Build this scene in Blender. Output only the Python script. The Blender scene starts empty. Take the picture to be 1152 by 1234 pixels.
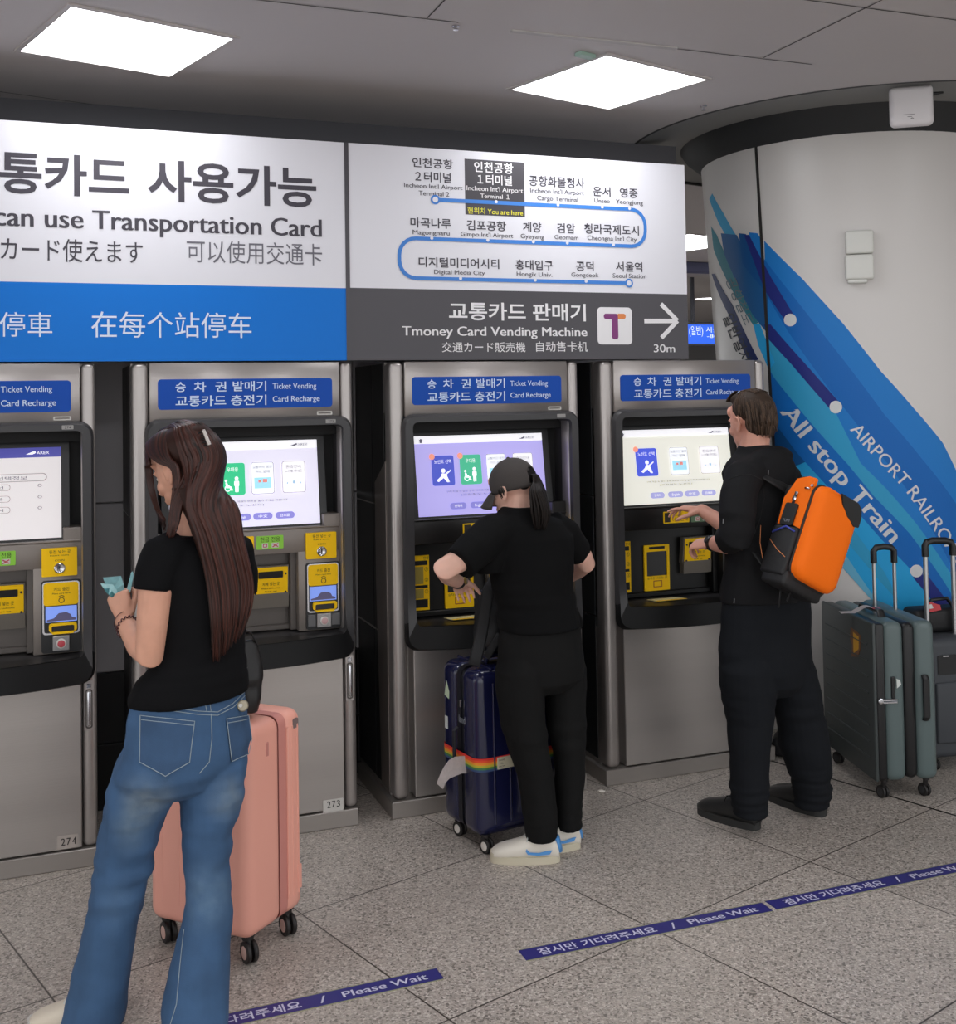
import bpy, bmesh, math, random
from math import sin, cos, pi, radians, sqrt, atan2, hypot
from mathutils import Vector, Matrix, noise
from mathutils.bvhtree import BVHTree
from mathutils.geometry import tessellate_polygon

random.seed(7)
SC = bpy.context.scene
COL = SC.collection

# ------------------------------------------------------------------ camera
F_PX, CX, CY = 1357.9, 576.0, 437.5          # focal length and principal point in pixels of the 1152 x 1234 frame
YAW, PITCH, ROLL, EYE = 0.36355, 0.03151, -0.01699, 1.7656
_f = Vector((sin(YAW) * cos(PITCH), cos(YAW) * cos(PITCH), sin(PITCH)))
_r = Vector((cos(YAW), -sin(YAW), 0.0))
_u = _r.cross(_f)
CAM_R = cos(ROLL) * _r + sin(ROLL) * _u
CAM_U = -sin(ROLL) * _r + cos(ROLL) * _u
CAM_F = _f
CAM_P = Vector((0, 0, EYE))
cam = bpy.data.cameras.new('camera')
cam.sensor_fit = 'VERTICAL'
cam.sensor_height = 24.0
cam.lens = F_PX / 1234.0 * 24.0
cam.shift_y = (CY - 617.0) / 1234.0
cam.clip_start = 0.05
cam_o = bpy.data.objects.new('camera', cam)
cam_o.matrix_world = Matrix(((CAM_R.x, CAM_U.x, -CAM_F.x, 0), (CAM_R.y, CAM_U.y, -CAM_F.y, 0),
                             (CAM_R.z, CAM_U.z, -CAM_F.z, EYE), (0, 0, 0, 1)))
COL.objects.link(cam_o)
SC.camera = cam_o

# ------------------------------------------------------------------ exposure and even ambient light, added from the open side behind the viewer
SC.view_settings.view_transform = 'Standard'
SC.view_settings.look = 'None'
SC.view_settings.gamma = 1.0
SC.view_settings.use_curve_mapping = False
SC.view_settings.exposure = 0.0
PANEL_LIGHT = 10.5
HALL_AMBIENT = 1.55
w = bpy.data.worlds.new('hall'); SC.world = w; w.use_nodes = True
w.node_tree.nodes['Background'].inputs[0].default_value = (0.96, 0.98, 1.0, 1)
w.node_tree.nodes['Background'].inputs[1].default_value = HALL_AMBIENT

# ------------------------------------------------------------------ helpers
def ray(x, y):
    return CAM_F + (x - CX) / F_PX * CAM_R - (y - CY) / F_PX * CAM_U
def at(x, y, Y):                       # photograph point -> point of the plane Y
    v = ray(x, y); return CAM_P + v * (Y / v.y)
def atz(x, y, z=0.0):                  # photograph point -> point at height z
    v = ray(x, y); return CAM_P + v * ((z - EYE) / v.z)
def ppm(P):                            # pixels per metre at P
    return F_PX / (Vector(P) - CAM_P).dot(CAM_F)

def lin(c):
    return tuple((v / 255 / 12.92) if v / 255 <= 0.04045 else ((v / 255 + 0.055) / 1.055) ** 2.4 for v in c[:3]) + (1.0,)

MATS = {}
def mat(name, rgb, rough=0.5, metal=0.0, spec=0.5, noise_amt=0.0, noise_scale=20.0, bump=0.0, bump_scale=60.0, emit=0.0,
        coat=0.0, stretch=None, sheen=0.0, rough_var=0.0):
    if name in MATS: return MATS[name]
    m = bpy.data.materials.new(name); m.use_nodes = True
    nt = m.node_tree; b = nt.nodes['Principled BSDF']
    c = lin(rgb)
    b.inputs['Base Color'].default_value = c
    b.inputs['Roughness'].default_value = rough
    b.inputs['Metallic'].default_value = metal
    b.inputs['Specular IOR Level'].default_value = spec
    b.inputs['Coat Weight'].default_value = coat
    b.inputs['Sheen Weight'].default_value = sheen
    if emit:
        b.inputs['Emission Color'].default_value = c
        b.inputs['Emission Strength'].default_value = emit
    tc = None
    if noise_amt or bump or rough_var:
        tc = nt.nodes.new('ShaderNodeTexCoord'); mp = nt.nodes.new('ShaderNodeMapping')
        nt.links.new(tc.outputs['Object'], mp.inputs['Vector'])
        if stretch: mp.inputs['Scale'].default_value = stretch
    if noise_amt or rough_var:
        n = nt.nodes.new('ShaderNodeTexNoise'); n.inputs['Scale'].default_value = noise_scale; n.inputs['Detail'].default_value = 4
        nt.links.new(mp.outputs[0], n.inputs['Vector'])
        if noise_amt:
            r = nt.nodes.new('ShaderNodeMapRange')
            r.inputs['From Min'].default_value = 0.3; r.inputs['From Max'].default_value = 0.7
            r.inputs['To Min'].default_value = 1 - noise_amt; r.inputs['To Max'].default_value = 1 + noise_amt
            nt.links.new(n.outputs['Fac'], r.inputs['Value'])
            mx = nt.nodes.new('ShaderNodeVectorMath'); mx.operation = 'SCALE'
            mx.inputs[0].default_value = c[:3]
            nt.links.new(r.outputs[0], mx.inputs['Scale'])
            nt.links.new(mx.outputs[0], b.inputs['Base Color'])
        if rough_var:
            r2 = nt.nodes.new('ShaderNodeMapRange')
            r2.inputs['From Min'].default_value = 0.3; r2.inputs['From Max'].default_value = 0.7
            r2.inputs['To Min'].default_value = rough - rough_var; r2.inputs['To Max'].default_value = rough + rough_var
            nt.links.new(n.outputs['Fac'], r2.inputs['Value']); nt.links.new(r2.outputs[0], b.inputs['Roughness'])
    if bump:
        n2 = nt.nodes.new('ShaderNodeTexNoise'); n2.inputs['Scale'].default_value = bump_scale; n2.inputs['Detail'].default_value = 3
        nt.links.new(mp.outputs[0], n2.inputs['Vector'])
        bp = nt.nodes.new('ShaderNodeBump'); bp.inputs['Strength'].default_value = bump; bp.inputs['Distance'].default_value = 0.01
        nt.links.new(n2.outputs['Fac'], bp.inputs['Height']); nt.links.new(bp.outputs[0], b.inputs['Normal'])
    MATS[name] = m
    return m

def empty(name, loc, label=None, cat=None, group=None, rz=0.0):
    o = bpy.data.objects.new(name, None); COL.objects.link(o)
    o.location = loc; o.rotation_euler = (0, 0, rz); o.empty_display_size = 0.1
    tag(o, label, cat, group)
    return o
def tag(o, label=None, cat=None, group=None, kind=None):
    if label: o['label'] = label
    if cat: o['category'] = cat
    if group: o['group'] = group
    if kind: o['kind'] = kind
    return o
def obj(name, bm, mats, parent=None, smooth=False, loc=None, recalc=True):
    if recalc: bmesh.ops.recalc_face_normals(bm, faces=bm.faces[:])
    me = bpy.data.meshes.new(name); bm.to_mesh(me); bm.free()
    if not isinstance(mats, (list, tuple)): mats = [mats]
    for m in mats: me.materials.append(m)
    if smooth:
        me.polygons.foreach_set('use_smooth', [True] * len(me.polygons))
        if smooth != 'full':
            try: me.set_sharp_from_angle(angle=radians(smooth if smooth is not True else 35))
            except Exception: pass
    o = bpy.data.objects.new(name, me); COL.objects.link(o)
    if parent is not None: o.parent = parent
    if loc is not None: o.location = loc
    return o
def struct(name, bm, mats, smooth=False):
    return tag(obj(name, bm, mats, None, smooth), kind='structure')
def inv(root):
    """turn world points into the local frame of a thing whose Empty has a location and a z turn"""
    return (Matrix.Translation(root.location) @ Matrix.Rotation(root.rotation_euler[2], 4, 'Z')).inverted()

BM = bmesh.new
def box(bm, x0, x1, y0, y1, z0, z1, bev=0.0, seg=2, mi=0, mtx=None):
    r = bmesh.ops.create_cube(bm, size=1.0)
    vs = r['verts']
    for v in vs:
        v.co = Vector(((x0 + x1) / 2 + v.co.x * (x1 - x0), (y0 + y1) / 2 + v.co.y * (y1 - y0), (z0 + z1) / 2 + v.co.z * (z1 - z0)))
    fs = list({f for v in vs for f in v.link_faces})
    for f in fs: f.material_index = mi
    if bev:
        es = list({e for v in vs for e in v.link_edges})
        g = bmesh.ops.bevel(bm, geom=es, offset=bev, segments=seg, profile=0.5, affect='EDGES')
        vs = list({v for f in g['faces'] for v in f.verts} | {v for v in vs if v.is_valid})
        for f in {f for v in vs for f in v.link_faces}: f.material_index = mi
    if mtx is not None: bmesh.ops.transform(bm, matrix=mtx, verts=vs)
    return vs
def rrect(x0, x1, z0, z1, r, n=6):
    out = []
    for cx, cz, a0 in ((x1 - r, z1 - r, 0), (x0 + r, z1 - r, 90), (x0 + r, z0 + r, 180), (x1 - r, z0 + r, 270)):
        for k in range(n + 1):
            a = radians(a0 + 90 * k / n); out.append((cx + r * cos(a), cz + r * sin(a)))
    return out
def circ(cx, cz, r, n=24):
    return [(cx + r * cos(2 * pi * k / n), cz + r * sin(2 * pi * k / n)) for k in range(n)]
def plate(bm, pts, y0, y1, mi=0, fmap=None):
    """prism of the outline pts (x, z) between the depths y0 (front) and y1"""
    g = fmap or (lambda x, y, z: (x, y, z))
    a = [bm.verts.new(g(x, y0, z)) for x, z in pts]; n = len(a); fs = []
    if abs(y1 - y0) > 1e-7:
        b = [bm.verts.new(g(x, y1, z)) for x, z in pts]
        for i in range(n): fs.append(bm.faces.new((a[i], b[i], b[(i + 1) % n], a[(i + 1) % n])))
        fs.append(bm.faces.new(b[::-1]))
    fs.append(bm.faces.new(a))
    for f in fs: f.material_index = mi
    return a
def ringplate(bm, outer, inner, y0, y1, mi=0, fmap=None):
    g = fmap or (lambda x, y, z: (x, y, z)); n = len(outer)
    A, B, C, D = ([bm.verts.new(g(x, y, z)) for x, z in P] for P, y in ((outer, y0), (inner, y0), (outer, y1), (inner, y1)))
    for i in range(n):
        j = (i + 1) % n
        for q in ((A[i], A[j], B[j], B[i]), (C[i], D[i], D[j], C[j]), (A[i], C[i], C[j], A[j]), (B[i], B[j], D[j], D[i])):
            bm.faces.new(q).material_index = mi
def tube(bm, pts, rad, n=10, cap=True, mi=0, flat=None, ref=None):
    """round (or flattened) bar along pts; rad a number or a list; flat = ratio of the second radius"""
    pts = [Vector(p) for p in pts]; m = len(pts)
    rads = rad if isinstance(rad, (list, tuple)) else [rad] * m
    rings = []; prev = None
    for i, p in enumerate(pts):
        t = (pts[min(i + 1, m - 1)] - pts[max(i - 1, 0)])
        t = t.normalized() if t.length > 1e-9 else Vector((0, 0, 1))
        if ref is not None:
            s = Vector(ref) - t * t.dot(Vector(ref)); s = s.normalized() if s.length > 1e-6 else t.orthogonal().normalized()
        elif prev is None:
            s = t.orthogonal().normalized()
        else:
            s = prev - t * t.dot(prev); s = s.normalized() if s.length > 1e-6 else t.orthogonal().normalized()
        prev = s; q = t.cross(s)
        rr = rads[i]; ra, rb = (rr if isinstance(rr, (list, tuple)) else (rr, rr * (flat or 1.0)))
        rings.append([bm.verts.new(p + s * (ra * cos(2 * pi * k / n)) + q * (rb * sin(2 * pi * k / n))) for k in range(n)])
    fs = []
    for i in range(m - 1):
        for k in range(n):
            fs.append(bm.faces.new((rings[i][k], rings[i][(k + 1) % n], rings[i + 1][(k + 1) % n], rings[i + 1][k])))
    if cap:
        fs.append(bm.faces.new(rings[0][::-1])); fs.append(bm.faces.new(rings[-1]))
    for f in fs: f.material_index = mi
    return rings
def lathe(bm, prof, c, axis=(0, 0, 1), n=24, mi=0):
    """prof: list of (radius, height along the axis)"""
    ax = Vector(axis).normalized(); s = ax.orthogonal().normalized(); q = ax.cross(s); c = Vector(c)
    rings = [[bm.verts.new(c + ax * h + (s * cos(2 * pi * k / n) + q * sin(2 * pi * k / n)) * max(r, 1e-5)) for k in range(n)] for r, h in prof]
    fs = []
    for i in range(len(rings) - 1):
        for k in range(n):
            fs.append(bm.faces.new((rings[i][k], rings[i][(k + 1) % n], rings[i + 1][(k + 1) % n], rings[i + 1][k])))
    fs.append(bm.faces.new(rings[0][::-1])); fs.append(bm.faces.new(rings[-1]))
    for f in fs: f.material_index = mi
def ellipsoid(bm, c, ax, n=20, mi=0):
    """ax: three semi-axis vectors"""
    r = bmesh.ops.create_uvsphere(bm, u_segments=n, v_segments=max(8, n // 2), radius=1.0)
    A, B, C = (Vector(a) for a in ax); c = Vector(c)
    for v in r['verts']: v.co = c + A * v.co.x + B * v.co.y + C * v.co.z
    for f in {f for v in r['verts'] for f in v.link_faces}: f.material_index = mi

# writing: text set by Blender's own fonts, turned into flat meshes
_dg = None
def glyphs(s, bold):
    cu = bpy.data.curves.new('text', 'FONT'); cu.body = s; cu.size = 1.0; cu.offset = bold; cu.resolution_u = 3
    o = bpy.data.objects.new('text', cu); COL.objects.link(o)
    bpy.context.view_layer.update()
    me = bpy.data.meshes.new_from_object(o.evaluated_get(bpy.context.evaluated_depsgraph_get()))
    bpy.data.objects.remove(o); bpy.data.curves.remove(cu)
    return me
def is_cjk(s): return any(0x2E00 < ord(ch) < 0xFF00 for ch in s)
def put_text(bm, s, x0, x1, zb, zt, bold=0.0, fmap=None, y=0.0, mi=0):
    """fit s between x0 and x1; zb is the baseline and zt the capital height (for Hangul, kana and Han the foot and head of the glyphs)"""
    g = fmap or (lambda x, z: (x, y, z))
    cj = is_cjk(s)
    me = glyphs(s, bold if cj else 0.0); vs = me.vertices
    if not len(vs): return
    xa = min(v.co.x for v in vs); xb = max(v.co.x for v in vs)
    if is_cjk(s): ya = min(v.co.y for v in vs); yb = max(v.co.y for v in vs)
    else: ya, yb = 0.0, 0.73
    A_, B_, C_ = Vector(g(x0, zb)), Vector(g(x1, zb)), Vector(g(x0, zt))
    nrm = (B_ - A_).cross(C_ - A_).normalized()            # towards the reader
    sh = 0.0 if cj else bold * (C_ - A_).length * 1.3 * (x1 - x0) / (B_ - A_).length     # bolder Latin letters: the stroke is set twice, a hair apart
    for dx, dn in (((0.0, 0.0),) if sh == 0 else ((-sh, 0.0), (sh, 0.0003))):
        nv = []
        for v in vs:
            x = x0 + dx + (v.co.x - xa) / (xb - xa) * (x1 - x0); z = zb + (v.co.y - ya) / (yb - ya) * (zt - zb)
            nv.append(bm.verts.new(Vector(g(x, z)) + nrm * dn))
        for p in me.polygons:
            try: bm.faces.new([nv[i] for i in p.vertices]).material_index = mi
            except ValueError: pass
    bpy.data.meshes.remove(me)
def letters(items, m, parent, y=0.0, fmap=None, name='lettering'):
    o = None
    for it in items:                       # each line of writing is a part of its own
        bm = BM(); put_text(bm, *it[:5], bold=(it[5] if len(it) > 5 else 0.0), fmap=fmap, y=y)
        o = obj(name, bm, m, parent, recalc=False)
    return o
# ------------------------------------------------------------------ structure
D = 4.6386                     # front of the machines and the sign
MW = 0.895                     # machine width
MX = [-0.729, 0.3014, 1.3588, 2.3671]
PHI = 0.2973                   # turn of the floor tiles and the ceiling lights
CEIL = 3.1
COLX, COLY, COLR, COLT, COLZ = 4.192, 5.137, 0.804, 0.055, 3.043
RINGX, RINGY, RINGR = 4.13, 4.93, 1.27
def col_r(z): return COLR - COLT * (COLZ - z)

def floor_material():
    m = bpy.data.materials.new('speckled granite tiles'); m.use_nodes = True
    nt = m.node_tree; L = nt.links; b = nt.nodes['Principled BSDF']
    tc = nt.nodes.new('ShaderNodeTexCoord'); mp = nt.nodes.new('ShaderNodeMapping')
    mp.inputs['Rotation'].default_value = (0, 0, -PHI)
    L.new(tc.outputs['Object'], mp.inputs['Vector'])
    def N(t, **k):
        n = nt.nodes.new(t)
        for a, v in k.items(): setattr(n, a, v)
        return n
    def math_(op, a, bb=None):
        n = N('ShaderNodeMath', operation=op)
        for i, v in enumerate((a, bb)):
            if v is None: continue
            if isinstance(v, (int, float)): n.inputs[i].default_value = v
            else: L.new(v, n.inputs[i])
        return n.outputs[0]
    sx = N('ShaderNodeSeparateXYZ'); L.new(mp.outputs[0], sx.inputs[0])
    def line(v, off, step):
        t = math_('DIVIDE', math_('SUBTRACT', v, off), step)
        d = math_('ABSOLUTE', math_('SUBTRACT', t, math_('ROUND', t)))
        return math_('MULTIPLY', d, step), math_('FLOOR', t)
    d1, i1 = line(sx.outputs[0], 1.070, 0.8442)
    d2, i2 = line(sx.outputs[1], 2.648, 0.857)
    dm = math_('MINIMUM', d1, d2)
    jr = N('ShaderNodeMapRange'); jr.inputs['From Min'].default_value = 0.0017; jr.inputs['From Max'].default_value = 0.0038
    L.new(dm, jr.inputs['Value'])
    # speckles
    vo = N('ShaderNodeTexVoronoi'); vo.inputs['Scale'].default_value = 150; L.new(mp.outputs[0], vo.inputs['Vector'])
    sp = N('ShaderNodeSeparateColor'); L.new(vo.outputs['Color'], sp.inputs[0])
    cr = N('ShaderNodeValToRGB'); e = cr.color_ramp; e.interpolation = 'CONSTANT'
    stops = [(0, (124, 117, 110)), (0.10, (164, 156, 148)), (0.34, (184, 175, 166)), (0.62, (176, 165, 157)), (0.80, (202, 194, 186)), (0.93, (146, 137, 130))]
    while len(e.elements) < len(stops): e.elements.new(0.5)
    for el, (p, c) in zip(e.elements, stops): el.position = p; el.color = lin(c)
    L.new(sp.outputs[0], cr.inputs[0])
    vo2 = N('ShaderNodeTexVoronoi'); vo2.inputs['Scale'].default_value = 320; L.new(mp.outputs[0], vo2.inputs['Vector'])
    sp2 = N('ShaderNodeSeparateColor'); L.new(vo2.outputs['Color'], sp2.inputs[0])
    r2 = N('ShaderNodeMapRange'); r2.inputs['To Min'].default_value = 0.8; r2.inputs['To Max'].default_value = 1.17; L.new(sp2.outputs[0], r2.inputs['Value'])
    wn = N('ShaderNodeTexWhiteNoise', noise_dimensions='2D'); cv = N('ShaderNodeCombineXYZ'); L.new(i1, cv.inputs[0]); L.new(i2, cv.inputs[1]); L.new(cv.outputs[0], wn.inputs['Vector'])
    r3 = N('ShaderNodeMapRange'); r3.inputs['To Min'].default_value = 0.95; r3.inputs['To Max'].default_value = 1.04; L.new(wn.outputs['Value'], r3.inputs['Value'])
    big = N('ShaderNodeTexNoise'); big.inputs['Scale'].default_value = 1.3; big.inputs['Detail'].default_value = 5; L.new(mp.outputs[0], big.inputs['Vector'])
    r4 = N('ShaderNodeMapRange'); r4.inputs['From Min'].default_value = 0.3; r4.inputs['From Max'].default_value = 0.7; r4.inputs['To Min'].default_value = 0.93; r4.inputs['To Max'].default_value = 1.06; L.new(big.outputs['Fac'], r4.inputs['Value'])
    s = math_('MULTIPLY', math_('MULTIPLY', r2.outputs[0], r3.outputs[0]), r4.outputs[0])
    vm = N('ShaderNodeVectorMath', operation='SCALE'); L.new(cr.outputs[0], vm.inputs[0]); L.new(s, vm.inputs['Scale'])
    mx = N('ShaderNodeMix', data_type='RGBA'); mx.inputs[6].default_value = lin((62, 55, 50)); L.new(vm.outputs[0], mx.inputs[7]); L.new(jr.outputs[0], mx.inputs[0])
    L.new(mx.outputs[2], b.inputs['Base Color'])
    rr = N('ShaderNodeMapRange'); rr.inputs['To Min'].default_value = 0.30; rr.inputs['To Max'].default_value = 0.42; L.new(big.outputs['Fac'], rr.inputs['Value']); L.new(rr.outputs[0], b.inputs['Roughness'])
    b.inputs['Specular IOR Level'].default_value = 0.45
    return m

bm = BM()
v = [bm.verts.new(p) for p in ((-9, -9, 0), (16, -9, 0), (16, 30, 0), (-9, 30, 0))]; bm.faces.new(v)
struct('floor', bm, floor_material())

# expansion joint in the floor, along one row of tile edges
bm = BM()
ca, sa = cos(PHI), sin(PHI)
def tl(s, t): return Vector((s * ca - t * sa, s * sa + t * ca, 0))
for ds, z, mi in ((0.0065, 0.0012, 0),):
    a, b_, c, d_ = tl(4.449 - ds, 1.2), tl(4.449 + ds, 1.2), tl(4.449 + ds, 5.3), tl(4.449 - ds, 5.3)
    bm.faces.new([bm.verts.new((p.x, p.y, z)) for p in (a, b_, c, d_)])
struct('trim_1', bm, mat('dark joint filler', (40, 37, 35), 0.7))

# ceiling with the round opening above the column
M_CEIL = mat('painted metal ceiling panel', (204, 199, 198), 0.6, noise_amt=0.02, noise_scale=0.8)
bm = BM()
outer = [(-9, -3.4), (16, -3.4), (16, 30), (-9, 30)]  # cut short behind the viewer so that the ambient light gets in
hole = [(RINGX + RINGR * cos(2 * pi * k / 96), RINGY + RINGR * sin(2 * pi * k / 96)) for k in range(96)]
pts2 = [Vector((x, y, 0)) for x, y in outer] , [Vector((x, y, 0)) for x, y in hole[::-1]]
vv = [bm.verts.new((x, y, CEIL)) for x, y in outer] + [bm.verts.new((x, y, CEIL)) for x, y in hole[::-1]]
for t in tessellate_polygon(pts2): bm.faces.new([vv[i] for i in t])
for f in bm.faces:
    f.normal_update()
    if f.normal.z > 0: f.normal_flip()
tag(obj('ceiling', bm, M_CEIL, recalc=False), kind='structure')

# the lip, the sloped recess and the dark collar round the top of the column
bm = BM(); n = 96
def ringv(cx, cy, r, z): return [bm.verts.new((cx + r * cos(2 * pi * k / n), cy + r * sin(2 * pi * k / n), z)) for k in range(n)]
def join(A, B, mi=0):
    for k in range(n): bm.faces.new((A[k], A[(k + 1) % n], B[(k + 1) % n], B[k])).material_index = mi
A = ringv(RINGX, RINGY, RINGR + 0.004, CEIL - 0.003); B = ringv(RINGX, RINGY, RINGR - 0.012, CEIL - 0.003)
C_ = ringv(RINGX, RINGY, RINGR - 0.012, CEIL + 0.012)
E_ = ringv((RINGX + COLX) / 2, (RINGY + COLY) / 2, 1.06, CEIL + 0.045); G = ringv(COLX, COLY, 0.915, CEIL + 0.06)
join(A, B, 1); join(B, C_, 1); join(C_, E_); join(E_, G)
struct('ceiling_ring', bm, [mat('grey recess panel', (142, 143, 141), 0.6), mat('dark gap', (45, 44, 44), 0.7)], smooth=50)
bm = BM()
A = ringv(COLX, COLY, 0.93, CEIL + 0.075); B = ringv(COLX, COLY, 0.895, CEIL + 0.02); C_ = ringv(COLX, COLY, 0.80, COLZ - 0.004)
join(A, B); join(B, C_)
struct('trim_2', bm, mat('dark collar paint', (48, 50, 52), 0.55), smooth=50)

# ceiling panel joints
bm = BM()
def cline(x0, y0, x1, y1, wd=0.005):
    a = Vector((x0, y0, 0)); b2 = Vector((x1, y1, 0)); t = (b2 - a).normalized(); nn = Vector((-t.y, t.x, 0)) * wd
    bm.faces.new([bm.verts.new((p.x, p.y, CEIL - 0.0015)) for p in (a + nn, b2 + nn, b2 - nn, a - nn)])
for x0, y0, x1, y1 in ((1.9, 3.132, 8, 3.15), (-3, 3.68, 1.36, 3.712), (1.24, 0.8, 1.24, 3.70), (2.655, 0.8, 2.655, 3.735), (1.9, 3.735, 2.9, 3.75), (-1.6, 3.14, 1.24, 3.14),
                       (-0.32, 5.1, 0.2, 5.24), (0.2, 5.24, 0.1, 5.6)):
    cline(x0, y0, x1, y1, 0.003)
struct('trim_3', bm, mat('dark joint', (62, 60, 59), 0.7), )
bm = BM(); box(bm, 1.57, 2.26, 3.722, 3.748, CEIL - 0.006, CEIL + 0.01, 0.002)
struct('trim_4', bm, mat('pale ceiling trim', (188, 184, 182), 0.5))

# the wall behind the machines
M_WALLD = mat('dark grey wall panel', (188, 184, 186), 0.6)
bm = BM()
for i, (x0, x1) in enumerate(((-6, -3), (-3, -1.72), (-1.72, -0.62), (-0.62, 0.36), (0.36, 1.35), (1.35, 2.38), (2.38, 3.15))):
    for z0, z1 in ((0.0, 0.28), (0.286, 0.59), (0.596, 1.33), (1.336, 2.3)):
        box(bm, x0 + 0.003, x1 - 0.003, 5.235, 5.35, z0, z1, 0.003, 1, mi=0 if z0 > .5 else 1)
box(bm, -6, 3.15, 5.235, 5.35, 2.306, CEIL, mi=2)
struct('wall_back', bm, [M_WALLD, mat('black wall base panel', (34, 33, 34), 0.6), mat('shade-toned upper wall', (84, 83, 88), 0.7)])  # upper wall coloured darker to stand in for shade above the sign

# column: a slender cone that widens upwards
def cpt(th, z, off=0.0):
    R = col_r(z) + off
    return Vector((COLX + R * sin(th), COLY - R * cos(th), z))
def colpx(x, y, off=0.0):
    """where the sight line of a photograph point meets the column"""
    v = ray(x, y); P = CAM_P; R = col_r(1.5); t = None
    for _ in range(8):
        a = v.x * v.x + v.y * v.y; b = 2 * ((P.x - COLX) * v.x + (P.y - COLY) * v.y)
        c = (P.x - COLX) ** 2 + (P.y - COLY) ** 2 - R * R
        dsc = max(b * b - 4 * a * c, 0.0); t = (-b - sqrt(dsc)) / (2 * a); R = col_r(P.z + v.z * t)
    H = P + v * t
    return atan2(H.x - COLX, COLY - H.y), H.z
bm = BM(); n = 192
zs = [0.0, 0.02, 0.8, 1.6, 2.4, 3.0, COLZ]
rs = [[bm.verts.new(cpt(2 * pi * k / n, z)) for k in range(n)] for z in zs]
for i in range(len(zs) - 1):
    for k in range(n): bm.faces.new((rs[i][k], rs[i][(k + 1) % n], rs[i + 1][(k + 1) % n], rs[i + 1][k]))
col_o = struct('column', bm, mat('satin column cladding', (218, 214, 211), 0.30, spec=0.5), smooth='full')
def col_decal(name, polys, m, off=0.0015, label=None):
    """flat film on the column; each outline given by photograph points"""
    bm = BM()
    for pts in polys:
        th = [colpx(x, y) for x, y in pts]
        vs = [bm.verts.new((a * 0.75, z, 0)) for a, z in th]
        es = [bm.edges.new((vs[i], vs[(i + 1) % len(vs)])) for i in range(len(vs))]
        bmesh.ops.triangle_fill(bm, edges=es, use_beauty=True)
    for _ in range(6):
        le = [e for e in bm.edges if abs(e.verts[0].co.x - e.verts[1].co.x) > 0.03]
        if not le: break
        bmesh.ops.subdivide_edges(bm, edges=le, cuts=1)
        bmesh.ops.triangulate(bm, faces=bm.faces[:])
    for v in bm.verts: v.co = cpt(v.co.x / 0.75, v.co.y, off)
    for f in bm.faces:
        f.normal_update(); c = f.calc_center_median()
        if f.normal.dot(c - Vector((COLX, COLY, c.z))) < 0: f.normal_flip()
    o = obj(name, bm, m, col_o, recalc=False)
    if label: o['label'] = label
    return o
# stripes, back to front
FILM = dict(rough=0.36, spec=0.22)
b_outer = mat('film mid blue', (38, 126, 205), **FILM); b_deep = mat('film deep blue', (28, 106, 188), **FILM)
b_teal = mat('film teal', (58, 160, 206), **FILM); b_text = mat('film royal blue', (28, 110, 194), **FILM)
b_azure = mat('film azure', (48, 168, 228), **FILM); b_pale = mat('film pale azure', (112, 184, 216), **FILM)
b_navy = mat('film navy', (44, 52, 128), **FILM); b_dark = mat('film dark blue', (28, 88, 150), **FILM); b_white = mat('film white', (222, 222, 222), **FILM)
b_sea = mat('film sea green', (56, 134, 150), **FILM)
UP = [(921, 290), (966, 335), (1016, 390), (1061, 447), (1101, 492), (1136, 534), (1152, 567), (1185, 640)]
col_decal('stripe', [UP + [(1200, 760), (1160, 830), (1112, 806), (1052, 725), (1011, 679), (975, 636), (935, 590), (931, 520), (929, 440), (925, 403)]], b_outer, 0.0012)
col_decal('stripe', [[(921, 312), (960, 362), (1015, 432), (1066, 500), (1110, 552), (1160, 620), (1192, 700), (1196, 760), (1150, 690), (1100, 600), (1055, 540), (1000, 470), (950, 400), (922, 352)]], b_deep, 0.0016)
col_decal('stripe', [[(924, 398), (960, 447), (1007, 497), (1037, 558), (1068, 589), (1104, 631), (1136, 677), (1160, 715), (1160, 760), (1123, 680), (1096, 643), (1053, 598), (1022, 560), (987, 521), (933, 455), (928, 446)]], b_teal, 0.0020)
col_decal('stripe', [[(928, 446), (933, 455), (987, 521), (1022, 560), (1053, 598), (1096, 643), (1123, 680), (1160, 740), (1160, 790), (1147, 753), (1134, 732), (1097, 686), (1063, 651), (1026, 609), (1000, 589), (960, 545), (931, 505)]], b_text, 0.0024)
col_decal('stripe', [[(931, 470), (948, 520), (975, 555), (940, 570), (932, 540)]], b_dark, 0.0022)
col_decal('stripe', [[(931, 505), (960, 545), (1000, 589), (1026, 609), (1063, 651), (1097, 686), (1134, 732), (1160, 775), (1160, 830), (1112, 806), (1080, 765), (1040, 700), (1010, 655), (975, 622), (934, 575)]], b_azure, 0.0020)
col_decal('stripe', [[(934, 575), (975, 622), (1010, 655), (1036, 694), (1074, 750), (1104, 790), (1112, 806), (1052, 725), (1011, 679), (975, 636), (935, 590)]], b_pale, 0.0024)
col_decal('stripe', [[(1000, 610), (1030, 640), (1066, 690), (1085, 728), (1060, 700), (1020, 652), (1000, 634)]], b_teal, 0.0026)
col_decal('route_line', [[(897, 283), (903, 283), (930, 335), (956, 378), (949, 390), (922, 350)]], b_navy, 0.0028)
col_decal('route_line', [[(921, 391), (929, 391), (972, 440), (1010, 483), (1003, 496), (955, 440), (925, 407)]], b_navy, 0.0028)
col_decal('route_line', [[(1109, 683), (1152, 741), (1180, 790), (1174, 806), (1141, 748), (1100, 696)]], b_navy, 0.0028)
for x, y in ((952.6, 385.6), (1007.3, 490.5), (1104, 688)):
    k = 7.6
    col_decal('station_dot', [[(x + k * cos(2 * pi * i / 24), y + k * sin(2 * pi * i / 24)) for i in range(24)]], b_white, 0.0034)
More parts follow.
